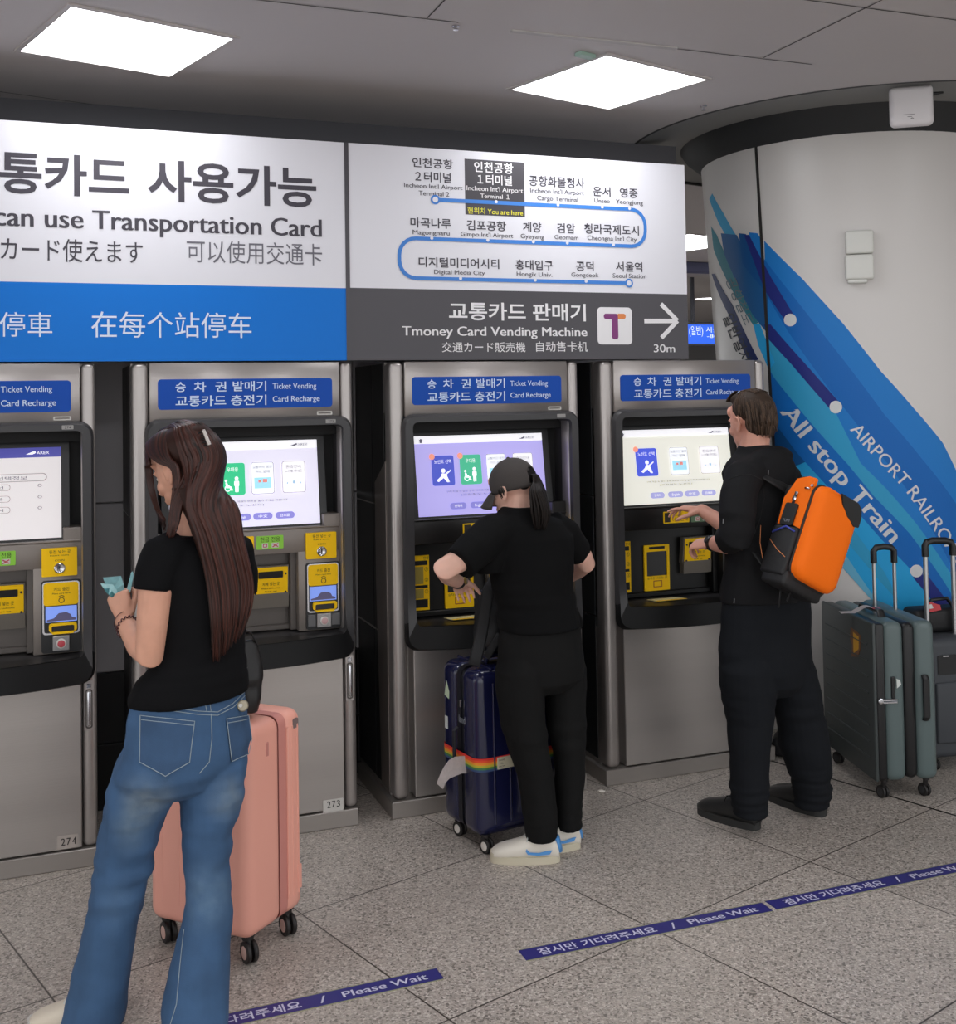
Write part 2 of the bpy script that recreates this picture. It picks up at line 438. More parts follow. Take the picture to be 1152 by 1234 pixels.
col_decal('arrow_mark', [[(1131, 737), (1146, 730), (1160, 741), (1157, 757), (1148, 745), (1139, 741)]], b_white, 0.0034)
# left of the joint
col_decal('stripe', [[(855, 240), (858.5, 233), (872, 257), (890, 288), (880, 292), (866, 268)]], b_teal, 0.0016)
col_decal('stripe', [[(857, 272), (864, 283), (880, 318), (897, 354), (914, 389), (908, 392), (880, 345), (860, 300)]], b_sea, 0.0014)
col_decal('stripe', [[(869, 281), (888, 283), (921, 345), (926, 352), (926, 403), (907, 379), (873, 306)]], mat('film steel blue', (38, 96, 152), **FILM), 0.0018)
col_decal('stripe', [[(890.5, 281), (899, 282), (921, 315), (923, 352), (895, 318)]], b_dark, 0.0022)
col_decal('stripe', [[(903, 280), (913, 281), (918, 289), (919, 316), (904, 296)]], b_outer, 0.0022)
col_decal('stripe', [[(858, 330), (862, 330), (883, 367), (914, 433), (904, 440), (881, 384)]], mat('film indigo', (34, 50, 104), **FILM), 0.0020)
col_decal('stripe', [[(908, 391), (916, 390), (934, 437), (927, 446), (914, 416)]], b_azure, 0.0022)
M_PRINT = mat('grey film print', (104, 122, 132), 0.5); M_PRINTK = mat('black film print', (38, 44, 56), 0.5)
def col_text(s, path, hpx, m, bold, name='lettering'):
    """writing along a path of photograph points on the column, hpx = capital height in pixels"""
    k = 0.75; ds = [0.0]
    for p, q in zip(path, path[1:]): ds.append(ds[-1] + hypot(q[0] - p[0], q[1] - p[1]))
    def along(u):
        d = u * ds[-1]; i = 0
        while i < len(ds) - 2 and (d > ds[i + 1]): i += 1
        f = (d - ds[i]) / (ds[i + 1] - ds[i]); p, q = path[i], path[i + 1]
        return (p[0] + (q[0] - p[0]) * f, p[1] + (q[1] - p[1]) * f)
    def fm(x, z):
        p = along(x); e0, e1 = along(max(x - .12, -.1)), along(min(x + .12, 1.1)); d = Vector((e1[0] - e0[0], e1[1] - e0[1])).normalized()
        t_, z_ = colpx(p[0] + d.y * hpx * z, p[1] - d.x * hpx * z)
        return cpt(t_, z_, 0.0036)
    bm = BM(); put_text(bm, s, 0.0, 1.0, 0.0, 1.0, bold, fmap=fm)
    return obj(name, bm, m, col_o, recalc=False)
col_text('All stop Train', [(940.5, 497), (962, 525), (988, 556), (1029, 604), (1073, 655)], 21, mat('film lettering', (214, 218, 222), 0.4), 0.03)
col_text('AIRPORT RAILROAD', [(1024, 518), (1042, 539), (1088, 588), (1125, 639), (1154, 683)], 16, MATS['film lettering'], 0.006)
col_text('공항철도', [(874, 338), (897, 393)], 14, M_PRINT, 0.0)
col_text('일반열차', [(870, 382), (894, 440)], 15, M_PRINTK, 0.01)
# dark joint of the cladding
bm = BM(); ths = [colpx(910.7, 178), colpx(919, 291), colpx(925, 403), colpx(931, 463), colpx(936, 560)]
th0 = sum(t for t, z in ths[:3]) / 3
pr = []
for z in [0.0 + i * COLZ / 20 for i in range(21)]:
    k = 0.009 / col_r(z)
    pr.append([bm.verts.new(cpt(th0 - k, z, 0.0045)), bm.verts.new(cpt(th0 + k, z, 0.0045))])
for i in range(20): bm.faces.new((pr[i][0], pr[i][1], pr[i + 1][1], pr[i + 1][0]))
obj('joint', bm, mat('dark joint filler', (40, 37, 35), 0.7), col_o)

# ------------------------------------------------------------------ the concourse behind, seen between the sign and the column
bm = BM(); box(bm, 4.5, 16, 19.0, 19.2, 0, 1.9); box(bm, 4.5, 16, 19.4, 19.5, 1.8, CEIL)
struct('wall_far', bm, mat('far wall', (120, 118, 118), 0.7))
bm = BM(); box(bm, 15.0, 15.2, -3.4, 19.2, 0, CEIL)
struct('wall_right', bm, mat('pale grey hall wall', (186, 184, 182), 0.6))
bm = BM(); box(bm, 5.2, 7.6, 9.75, 9.9, CEIL - 0.1, CEIL, 0.01)
struct('trim_5', bm, mat('blue grey beam', (84, 86, 116), 0.6))
M_LAMP = mat('lamp diffuser', (250, 252, 255), 0.4, emit=PANEL_LIGHT)
M_LFRAME = mat('lamp frame', (196, 190, 188), 0.4)
def ceiling_light(cx, cy, size, label, group=None, frame=0.018):
    t = empty('ceiling_light', (cx, cy, CEIL), label, 'ceiling light', group, PHI)
    h = size / 2
    bm = BM(); ringplate(bm, [(h + frame, h + frame), (-h - frame, h + frame), (-h - frame, -h - frame), (h + frame, -h - frame)], [(h, h), (-h, h), (-h, -h), (h, -h)], -0.008, 0.0,
                         fmap=lambda x, y, z: (x, z, y))
    obj('frame', bm, M_LFRAME, t)
    bm = BM(); plate(bm, [(h, h), (-h, h), (-h, -h), (h, -h)], -0.004, -0.001, fmap=lambda x, y, z: (x, z, y))
    obj('diffuser', bm, M_LAMP, t)
    return t
ceiling_light(0.267, 4.311, 0.582, 'square ceiling light panel over the left white sign with dark ceiling behind')
ceiling_light(2.231, 4.249, 0.582, 'square ceiling light panel over the route map sign beside the column ring')
# unseen lamps of the same kind, added behind the viewer for their light
for k in range(1, 4):
    for i in range(-2, 4):
        if k == 1 and i in (3,): continue
        ceiling_light(0.267 + 1.964 * i, 4.28 - 2.3 * k, 0.582, 'unseen ceiling light panel added over the open hall', 'unseen lights added over the open hall')
for x, y in ((7.6, 9.2), (9.4, 12.4), (5.6, 7.6), (11.5, 15.2)):  # lamps hidden behind the column, added to brighten the far concourse
    ceiling_light(x, y, 0.9, 'hidden ceiling light panel added to brighten the concourse beyond the column', 'added hidden lights over the concourse beyond the column')
for i, (px, py, rx, kind) in enumerate(((838, 293, 0.6, 'sq'), (833.5, 325.5, 0.16, 'rd'), (851.5, 359.5, 0.16, 'rd'))):
    P = atz(px, py, CEIL)
    if kind == 'sq':
        ceiling_light(P.x - 0.1, P.y, 0.8, 'bright ceiling light panel far behind the sign, beside the column')
    else:
        t = empty('downlight', (P.x, P.y, CEIL), ['round downlight in the far ceiling, nearest the blue beam', 'round downlight in the far ceiling, just above the blue display'][i - 1], 'downlight')
        bm = BM(); lathe(bm, [(rx * 1.25, -0.0), (rx * 1.25, -0.008), (rx, -0.01), (rx, -0.002)], (0, 0, 0)); obj('rim', bm, M_LFRAME, t)
        bm = BM(); lathe(bm, [(rx, -0.006), (rx, -0.003)], (0, 0, 0)); obj('lamp', bm, M_LAMP, t)
P0 = at(831, 391, 11.0); P1 = at(861, 414, 11.0)
t = empty('information_display', (P0.x, 11.0, P1.z), 'blue train information display hanging beyond the machines, left of the column', 'display')
bm = BM(); box(bm, -0.06, 0.62, 0.0, 0.1, -0.03, P0.z - P1.z + 0.03, 0.01); box(bm, 0.05, 0.09, 0.03, 0.06, P0.z - P1.z, CEIL - P1.z); box(bm, 0.45, 0.49, 0.03, 0.06, P0.z - P1.z, CEIL - P1.z)
obj('housing', bm, mat('display housing', (58, 58, 66), 0.5), t)
hh = P0.z - P1.z
bm = BM(); plate(bm, [(-0.03, 0), (0.58, 0), (0.58, hh), (-0.03, hh)], -0.003, 0.0); obj('screen', bm, mat('display blue', (38, 92, 214), 0.4, emit=0.9), t)
letters([('(일반)', -0.01, 0.17, hh * .36, hh * .93), ('서울', 0.21, 0.38, hh * .58, hh * .88), ('-80', 0.22, 0.36, hh * .3, hh * .5)], mat('display white', (214, 226, 255), 0.4, emit=0.9), t, y=-0.005)
# ------------------------------------------------------------------ overhead signs above the machines
def sz(y, x): return at(x, y, D).z
def sx_(x, y=400): return at(x, y, D).x
def sitem(s, xl, xr, yt, yb, xref=None, bold=0.0, sl=0.0):
    """writing on the sign face: xl..xr and the head and foot rows yt, yb read at xref"""
    xr_ = xref if xref is not None else (xl + xr) / 2
    a = at(xr_, yb, D).z; b = at(xr_, yt, D).z
    ym = (yt + yb) / 2
    return (s, at(xl, ym, D).x, at(xr, ym, D).x, a, b, bold)
XD, XR, ZT, ZB = 1.1849, 2.8343, 2.8616, 1.936
ZBL = at(421, 347.3, D).z; ZBR = at(620, 350.6, D).z
M_SIGNW = mat('white sign face', (222, 221, 228), 0.35); M_SIGNB = mat('blue sign face', (10, 114, 208), 0.4, spec=.2); M_SIGNG = mat('charcoal sign face', (66, 63, 69), 0.35)
M_INK = mat('dark sign ink', (62, 58, 68), 0.5); M_INK2 = mat('grey sign ink', (104, 102, 112), 0.5); M_PALE = mat('pale sign ink', (214, 226, 246), 0.5)
M_WHITE = mat('white sign ink', (232, 230, 232), 0.5); M_LINE = mat('blue line ink', (56, 124, 205), 0.45); M_YEL = mat('yellow sign ink', (228, 222, 60), 0.5)
sg = empty('overhead_sign', (0, D, ZB), 'long white and blue overhead sign about using a transportation card, on the left machines', 'sign')
def sbox(x0, x1, z0, z1, y0, y1, name, m, parent, bev=0.0):
    bm = BM(); box(bm, x0, x1, y0, y1, z0 - ZB, z1 - ZB, bev); return obj(name, bm, m, parent)
sbox(-2.6, XD - 0.012, ZB, ZT, 0.004, 0.12, 'housing', M_SIGNG, sg)
sbox(-2.6, XD - 0.012, ZBL, ZT, 0.0, 0.0039, 'white_panel', M_SIGNW, sg)
sbox(-2.6, XD - 0.012, ZB, ZBL, 0.0, 0.0039, 'blue_panel', M_SIGNB, sg)
def sletters(items, m, parent, y=-0.0012):
    return letters([(s, a, b, c - ZB, d - ZB, bo) for s, a, b, c, d, bo in items], m, parent, y=y)
sletters([sitem('교통카드', -57, 155.5, 186, 236, 80, 0.022), sitem('사용가능', 178, 381, 196.5, 245.5, 260, 0.022),
          sitem('You can use Transportation Card', -82, 387, 255.7, 279, 205, 0.022), sitem('交通カード使えます', -54, 172, 288, 316, 90, 0.004)], M_INK, sg)
sletters([sitem('可以使用交通卡', 225, 388, 291, 318, 300)], M_INK2, sg)
sletters([sitem('各駅停車', -69, 63, 376, 406, 30), sitem('在每个站停车', 110, 303, 376, 407, 205)], M_PALE, sg)

sr = empty('overhead_sign', (0, D, ZB), 'white route map sign over a charcoal band with the card vending machine arrow', 'sign')
sbox(XD + 0.006, XR, ZB, ZT, 0.004, 0.12, 'housing', M_SIGNG, sr)
sbox(XD + 0.006, XR, ZBR, ZT, 0.0, 0.0039, 'white_panel', M_SIGNW, sr)
sbox(XD + 0.006, XR, ZB, ZBR, 0.0, 0.0039, 'charcoal_panel', M_SIGNG, sr)
sbox(XD - 0.012, XD + 0.006, ZB, ZT, -0.003, 0.12, 'divider', M_SIGNG, sr)
def q6(x, y): return (480 + x / 3.6, 180 + y / 3.6)
def st(s, xl, xr, yt, yb, bold=0.0):
    a = q6(xl, yt); b = q6(xr, yb); return sitem(s, a[0], b[0], a[1], b[1], None, bold)
KO = [('인천공항', 60, 237, 40, 82), ('２터미널', 72, 228, 98, 143), ('공항화물청사', 566, 808, 118, 165), ('운서', 843, 920, 162, 205), ('영종', 960, 1037, 168, 210),
      ('마곡나루', 52, 228, 298, 342), ('김포공항', 296, 467, 309, 353), ('계양', 540, 620, 316, 359), ('검암', 688, 766, 321, 363), ('청라국제도시', 806, 1043, 326, 370),
      ('디지털미디어시티', 88, 437, 471, 515), ('홍대입구', 508, 670, 480, 523), ('공덕', 770, 847, 486, 528), ('서울역', 943, 1058, 488, 531)]
EN = [("Incheon Int'l Airport", 25, 278, 150, 170), ('Terminal 2', 88, 220, 181, 202), ("Incheon Int'l Airport", 572, 805, 172, 193), ('Cargo Terminal', 602, 778, 204, 224),
      ('Unseo', 850, 917, 213, 232), ('Yeongjong', 943, 1060, 219, 238), ('Magongnaru', 62, 222, 350, 371), ("Gimpo Int'l Airport", 270, 497, 360, 380), ('Gyeyang', 530, 632, 367, 387),
      ('Geomam', 677, 780, 371, 391), ("Cheongna Int'l City", 820, 1033, 376, 397), ('Digital Media City', 155, 375, 523, 543), ('Hongik Univ.', 513, 667, 531, 551),
      ('Gongdeok', 750, 868, 534, 553), ('Seoul Station', 930, 1075, 538, 558)]
sletters([st(*k, 0.016) for k in KO] + [st(*k, 0.006) for k in EN], M_INK, sr)
# here-you-are box
def sp(x, y): p = q6(x, y); a = at(p[0], p[1], D); return (a.x, a.z - ZB)
bm = BM(); a = (sp(287, 50)[0], sp(417, 49)[1]); b = (sp(549, 287)[0], sp(420, 288)[1]); plate(bm, [(a[0], b[1]), (b[0], b[1]), (b[0], a[1]), (a[0], a[1])], -0.0008, 0.0); obj('station_box', bm, M_SIGNG, sr)
sletters([st('인천공항', 328, 498, 57, 103, 0.016), st('１터미널', 343, 492, 111, 155, 0.016), st("Incheon Int'l Airport", 296, 540, 162, 183, 0.008), st('Terminal １', 356, 482, 194, 214, 0.008)], M_WHITE, sr, y=-0.0016)
sletters([st('현위치 You are here', 300, 540, 256, 284, 0.008)], M_YEL, sr, y=-0.0016)
# the line
def pol(pts, wd, y, bm, closed=False):
    n = len(pts); L = []; R = []
    for i, p in enumerate(pts):
        t = Vector(pts[min(i + 1, n - 1)]) - Vector(pts[max(i - 1, 0)]); t.normalize(); nn = Vector((-t.y, t.x)) * wd
        L.append(bm.verts.new((p[0] + nn.x, y, p[1] + nn.y))); R.append(bm.verts.new((p[0] - nn.x, y, p[1] - nn.y)))
    for i in range(n - 1): bm.faces.new((L[i], R[i], R[i + 1], L[i + 1]))
a1 = sp(160, 222); z1 = (sp(160, 223)[1] + sp(1030, 257)[1]) / 2; z2 = (sp(1030, 418)[1] + sp(60, 389)[1]) / 2; z3 = (sp(60, 562)[1] + sp(1000, 577)[1]) / 2
xR = sp(1070, 330)[0]; xL = sp(4, 470)[0]; rr = 0.075
path = [(a1[0], z1), (xR - rr, z1)] + [(xR - rr + rr * sin(radians(t)), z1 - rr + rr * cos(radians(t))) for t in range(15, 91, 15)] + \
       [(xR - rr + rr * cos(radians(t)), z2 + rr - rr * sin(radians(t))) for t in range(0, 91, 15)] + [(xL + rr, z2)] + \
       [(xL + rr - rr * sin(radians(t)), z2 - rr + rr * cos(radians(t))) for t in range(15, 91, 15)] + \
       [(xL + rr - rr * cos(radians(t)), z3 + rr - rr * sin(radians(t))) for t in range(0, 91, 15)] + [(sp(1000, 577)[0], z3)]
bm = BM(); pol(path, 0.0085, -0.0020, bm)
for c in (path[0], path[-1]): plate(bm, circ(c[0], c[1], 0.021), -0.0022, -0.0021)
obj('route_line', bm, M_LINE, sr)
bm = BM()
for c in (path[0], path[-1]): plate(bm, circ(c[0], c[1], 0.0125), -0.0026, -0.0025)
for x, z in [(425, z1), (693, z1), (885, z1), (1003, z1), (143, z2), (386, z2), (583, z2), (730, z2), (930, z2), (265, z3), (588, z3), (808, z3)]:
    plate(bm, circ(sp(x, 300)[0], z + 0.004, 0.0075, 12), -0.0026, -0.0025)
obj('station_dots', bm, M_SIGNW, sr)
def q7(x, y): return (480 + x / 3.2, 340 + y / 3.2)
def s7(s, xl, xr, yt, yb, bold=0.0):
    a = q7(xl, yt); b = q7(xr, yb); return sitem(s, a[0], b[0], a[1], b[1], None, bold)
sletters([s7('교통카드 판매기', 195, 722, 80, 149, 0.018), s7('Tmoney Card Vending Machine', 15, 727, 170, 207, 0.02), s7('交通カード販売機', 168, 490, 231, 270, 0.002),
          s7('自动售卡机', 531, 730, 229, 268, 0.002), s7('30m', 985, 1066, 238, 270, 0.012)], M_WHITE, sr)
def sp7(x, y): p = q7(x, y); a = at(p[0], p[1], D); return (a.x, a.z - ZB)
bm = BM(); pol([sp7(948, 150), sp7(1066, 150)], 0.0105, -0.0012, bm); pol([sp7(1012, 84), sp7(1076, 149)], 0.0105, -0.0013, bm); pol([sp7(1076, 149), sp7(1014, 215)], 0.0105, -0.0014, bm); obj('arrow', bm, M_WHITE, sr)
a = sp7(769, 240); b = sp7(899, 98)
bm = BM(); plate(bm, rrect(a[0], b[0], a[1], b[1], 0.02), -0.0008, 0.0); lg = obj('logo', bm, M_WHITE, sr)
bm = BM(); a = sp7(792, 142); b = sp7(846, 122); plate(bm, rrect(a[0], b[0], a[1], b[1], 0.011), -0.0016, -0.001); a = sp7(824, 220); b = sp7(846, 124); plate(bm, rrect(a[0], b[0], a[1], b[1], 0.011), -0.0019, -0.001)
obj('logo_letter', bm, mat('logo plum', (126, 52, 116), 0.5), lg)
bm = BM(); a = sp7(842, 142); b = sp7(876, 122); plate(bm, rrect(a[0], b[0], a[1], b[1], 0.011), -0.0014, -0.001); obj('logo_stroke', bm, mat('logo orange', (222, 134, 72), 0.5), lg)
# ------------------------------------------------------------------ ticket vending machines
def steel(name, rgb, rough=0.36):
    m = mat(name, rgb, rough, metal=0.75, noise_amt=0.06, noise_scale=6, bump=0.04, bump_scale=260, stretch=(0.02, 1, 1), rough_var=0.05)
    return m
M_STEEL = steel('brushed stainless steel', (172, 166, 163)); M_STEELD = steel('brushed steel door', (176, 170, 166), 0.34)
M_PLINTH = steel('steel plinth', (164, 158, 153), 0.42)
M_BEZ = mat('dark grey moulded plastic', (52, 51, 53), 0.38); M_BLK = mat('black plastic', (20, 20, 22), 0.35); M_BLKM = mat('matt black lining', (14, 14, 15), 0.7)
M_HEAD = mat('header sign blue', (14, 74, 170), 0.45, spec=.2); M_HTXT = mat('header lettering', (205, 222, 246), 0.45)
M_YELLOW = mat('yellow plate', (255, 204, 16), 0.5, spec=.2); M_GREEN = mat('lime label', (140, 208, 60), 0.45); M_PRT = mat('black print', (44, 36, 22), 0.6)
M_CHROME = mat('chrome', (200, 200, 204), 0.18, metal=1.0); M_RED = mat('red button', (190, 70, 80), 0.35); M_CREAM = mat('cream label', (214, 204, 160), 0.5)
M_WPLATE = mat('white plate', (206, 203, 198), 0.5); M_INKB = mat('black ink', (40, 38, 38), 0.6)
def rdense(x0, x1, z0, z1, r, nc=5, ns=14):
    out = []; cs = ((x1 - r, z1 - r, 0), (x0 + r, z1 - r, 90), (x0 + r, z0 + r, 180), (x1 - r, z0 + r, 270))
    for i, (cx, cz, a0) in enumerate(cs):
        for k in range(nc + 1):
            a = radians(a0 + 90 * k / nc); out.append((cx + r * cos(a), cz + r * sin(a)))
        nx_, nz_, b0 = cs[(i + 1) % 4]; p = out[-1]; q = (nx_ + r * cos(radians(b0)), nz_ + r * sin(radians(b0)))
        for k in range(1, ns): out.append((p[0] + (q[0] - p[0]) * k / ns, p[1] + (q[1] - p[1]) * k / ns))
    return out
def bulge(x, z):
    s = min(max((0.93 - z) / 0.17, 0), 1); s = s * s * (3 - 2 * s)
    return 0.105 * max(0.0, 1 - ((x - 0.467) / 0.43) ** 2) * s
SL, SRR, SB, ST = 0.150, 0.770, 1.250, 1.602
def ys(z): return 0.092 + (z - SB) / (ST - SB) * 0.056
def nx(u): return SL + u * (SRR - SL)
def nz(v): return ST - v * (ST - SB)
def smap(off): return lambda x, z: (x, ys(z) - off, z)
def sglow(name, rgb, k=0.82): return mat(name, rgb, 0.3, emit=k)
def spl(bm, pts, off): plate(bm, pts, 0, 0, fmap=lambda x, y, z: (x, ys(z) - off, z))
def srect(u0, u1, v0, v1, r=0.0):
    x0, x1, z0, z1 = nx(u0), nx(u1), nz(v1), nz(v0)
    return rrect(x0, x1, z0, z1, r, 4) if r else [(x0, z0), (x1, z0), (x1, z1), (x0, z1)]
def stext(items, m, parent, off=0.004):
    return letters([(s, nx(a), nx(b), nz(d), nz(c)) for s, a, b, c, d in items], m, parent, fmap=smap(off))
def man_icon(bm, u, v, h, off):
    """small standing figure, head at (u, v), h in screen heights"""
    cx, cz = nx(u), nz(v); H = h * (ST - SB)
    spl(bm, circ(cx, cz, H * 0.13, 12), off)
    spl(bm, rrect(cx - H * .17, cx + H * .17, cz - H * .55, cz - H * .17, H * .08, 3), off)
    spl(bm, rrect(cx - H * .12, cx - H * .01, cz - H * .95, cz - H * .5, H * .04, 2), off)
    spl(bm, rrect(cx + H * .01, cx + H * .12, cz - H * .95, cz - H * .5, H * .04, 2), off)
def screen_ui(scr, bg, kind, dim=1.0):
    W_ = sglow('ui white %d' % kind, (232, 231, 236)); T_ = sglow('ui grey text', (92, 90, 104), 0.7); B_ = sglow('ui lilac %d' % kind, ((122, 118, 190), (122, 118, 190), (118, 114, 186), (150, 150, 196))[kind])
    if kind == 0:
        bm = BM(); spl(bm, srect(0, 1, 0, 0.108), 0.002); obj('title_bar', bm, sglow('ui navy', (62, 62, 142)), scr)
        stext([('AREX', 0.855, 0.93, 0.04, 0.075)], W_, scr)
        bm = BM(); spl(bm, [(nx(.79), nz(.075)), (nx(.845), nz(.035)), (nx(.85), nz(.06)), (nx(.83), nz(.075))], 0.004); obj('logo', bm, W_, scr)
        bm = BM(); ringplate(bm, srect(.12, .915, .285, .372, .014), [(x + .0 + (.0025 if x < nx(.5) else -.0025), z + (.0025 if z < nz(.33) else -.0025)) for x, z in srect(.12, .915, .285, .372, .014)], 0, 0, fmap=lambda x, y, z: (x, ys(z) - .003, z))
        for v in (.43, .555, .675):
            o_ = srect(.10, .70, v - .035, v + .035, .011); ringplate(bm, o_, [(x + (.0015 if x < nx(.4) else -.0015), z + (.0015 if z < nz(v) else -.0015)) for x, z in o_], 0, 0, fmap=lambda x, y, z: (x, ys(z) - .003, z))
        obj('pills', bm, sglow('ui outline', (140, 134, 136), 0.7), scr)
        stext([('선택정보', .62, .80, .31, .352), ('노선', .56, .66, .415, .448), ('어 른', .54, .66, .54, .57), ('어 린 이', .52, .66, .66, .69), ('O', .86, .885, .40, .435), ('O', .86, .885, .525, .56), ('O', .86, .885, .645, .68)], T_, scr)
        return
    bm = BM(); spl(bm, srect(0, 1, 0, 0.095), 0.0015); obj('title_bar', bm, W_, scr)
    stext([('AREX', 0.865, 0.935, 0.038, 0.07)], T_, scr)
    bm = BM(); spl(bm, [(nx(.81), nz(.07)), (nx(.86), nz(.035)), (nx(.862), nz(.055)), (nx(.845), nz(.07))], 0.004); spl(bm, srect(.04, .06, .05, .085), .004); spl(bm, [(nx(.032), nz(.055)), (nx(.068), nz(.055)), (nx(.05), nz(.03))], .0045); obj('logo', bm, T_, scr)
    cards = ((.12, .29, 'b'), (.335, .50, 'g'), (.54, .695, 'w'), (.75, .91, 'p')) if kind != 3 else ((.145, .33, 'b'), (.44, .607, 'w'), (.71, .89, 'p'))
    v0, v1 = .25, .625
    for a, b, k in cards:
        c = {'b': (62, 74, 178), 'g': (34, 178, 122), 'w': (226, 229, 236), 'p': (228, 226, 230)}[k]
        if kind == 3 and k == 'b': c = (58, 76, 198)
        if kind == 2 and k == 'g': c = (56, 166, 128)
        bm = BM(); spl(bm, srect(a, b, v0, v1, .010), 0.003)
        if k in 'wp':
            o_ = srect(a, b, v0, v1, .010); ringplate(bm, o_, [(x + (.002 if x < nx((a + b) / 2) else -.002), z + (.002 if z < nz(.44) else -.002)) for x, z in o_], 0, 0, mi=1, fmap=lambda x, y, z: (x, ys(z) - .0034, z))
        cd = obj('card', bm, [sglow('ui card %s%d' % (k, kind), c), sglow('ui outline', (140, 134, 136), 0.7)], scr)
        m_ = (a + b) / 2
        if k == 'b':
            stext([('노선도 선택', a + .02, b - .02, v0 + .05, v0 + .10)], W_, cd, .0045)
            bm = BM(); spl(bm, circ(nx(m_), nz(.44), .010, 12), .0045); 
            spl(bm, [(nx(m_ - .01), nz(.47)), (nx(m_ + .02), nz(.48)), (nx(m_ + .045), nz(.585)), (nx(m_ + .025), nz(.585)), (nx(m_), nz(.53)), (nx(m_ - .04), nz(.58)), (nx(m_ - .055), nz(.56)), (nx(m_ - .02), nz(.51))], .0045)
            spl(bm, [(nx(m_ + .015), nz(.475)), (nx(m_ + .055), nz(.43)), (nx(m_ + .06), nz(.44)), (nx(m_ + .02), nz(.495))], .0045); obj('pictogram', bm, W_, cd)
        elif k == 'g':
            stext([('우대용', a + .045, b - .045, v0 + .05, v0 + .10)], W_, cd, .0045)
            bm = BM(); man_icon(bm, m_ + .025, .43, .17, .0045)
            ringplate(bm, circ(nx(m_ - .035), nz(.545), .013, 16), circ(nx(m_ - .035), nz(.545), .0095, 16), 0, 0, fmap=lambda x, y, z: (x, ys(z) - .0045, z))
            spl(bm, circ(nx(m_ - .045), nz(.455), .0055, 10), .0045); spl(bm, [(nx(m_ - .05), nz(.475)), (nx(m_ - .038), nz(.475)), (nx(m_ - .03), nz(.52)), (nx(m_ - .01), nz(.525)), (nx(m_), nz(.57)), (nx(m_ - .015), nz(.57)), (nx(m_ - .022), nz(.54)), (nx(m_ - .045), nz(.54))], .0046)
            obj('pictogram', bm, W_, cd)
        elif k == 'w':
            stext([('교통카드 충전', a + .012, b - .012, v0 + .04, v0 + .075), ('카드 발매', a + .03, b - .03, v0 + .095, v0 + .13)], T_, cd, .0045)
            bm = BM(); spl(bm, srect(a + .02, b - .02, .43, .56), .0045); obj('picture', bm, sglow('ui sky', (150, 205, 226)), cd)
            bm = BM(); spl(bm, srect(m_ - .03, m_ - .01, .46, .49), .005); spl(bm, srect(m_, m_ + .03, .45, .49), .005); obj('pictogram', bm, sglow('ui coral', (206, 120, 112)), cd)
        else:
            stext([('환승안내', a + .03, b - .03, v0 + .045, v0 + .085), ('노선별 안내도', a + .02, b - .02, v0 + .10, v0 + .135)], T_, cd, .0045)
            bm = BM(); spl(bm, circ(nx(m_), nz(.50), .007, 10), .0045); spl(bm, circ(nx(m_ - .045), nz(.51), .004, 8), .0045); spl(bm, circ(nx(m_ + .045), nz(.51), .004, 8), .0045); obj('pictogram', bm, sglow('ui haze', (148, 178, 200)), cd)
        if k in 'bg' and (kind != 1):
            bm = BM(); spl(bm, circ(nx(a + .004), nz(v0 + .01), .0135, 16), .006); obj('badge', bm, sglow('ui badge', (224, 140, 118)), cd)
    stext([('구매 하실 수 없는 경우 아래의 버튼을 눌러 주세요 바랍니다', .22, .78, .69, .715), ('(공항철도 노선도)', .33, .62, .735, .765)], T_, scr, .003)
    bt = ((.24, .365), (.395, .53), (.545, .675), (.695, .825))
    for (a, b), s in zip(bt, ('한국어', 'English', '中文', '日本語')):
        bm = BM(); spl(bm, srect(a, b, .845, .925, .0135), .003); bb = obj('button', bm, B_, scr)
        stext([(s, a + .035, b - .035, .868, .902)], W_, bb, .0045)

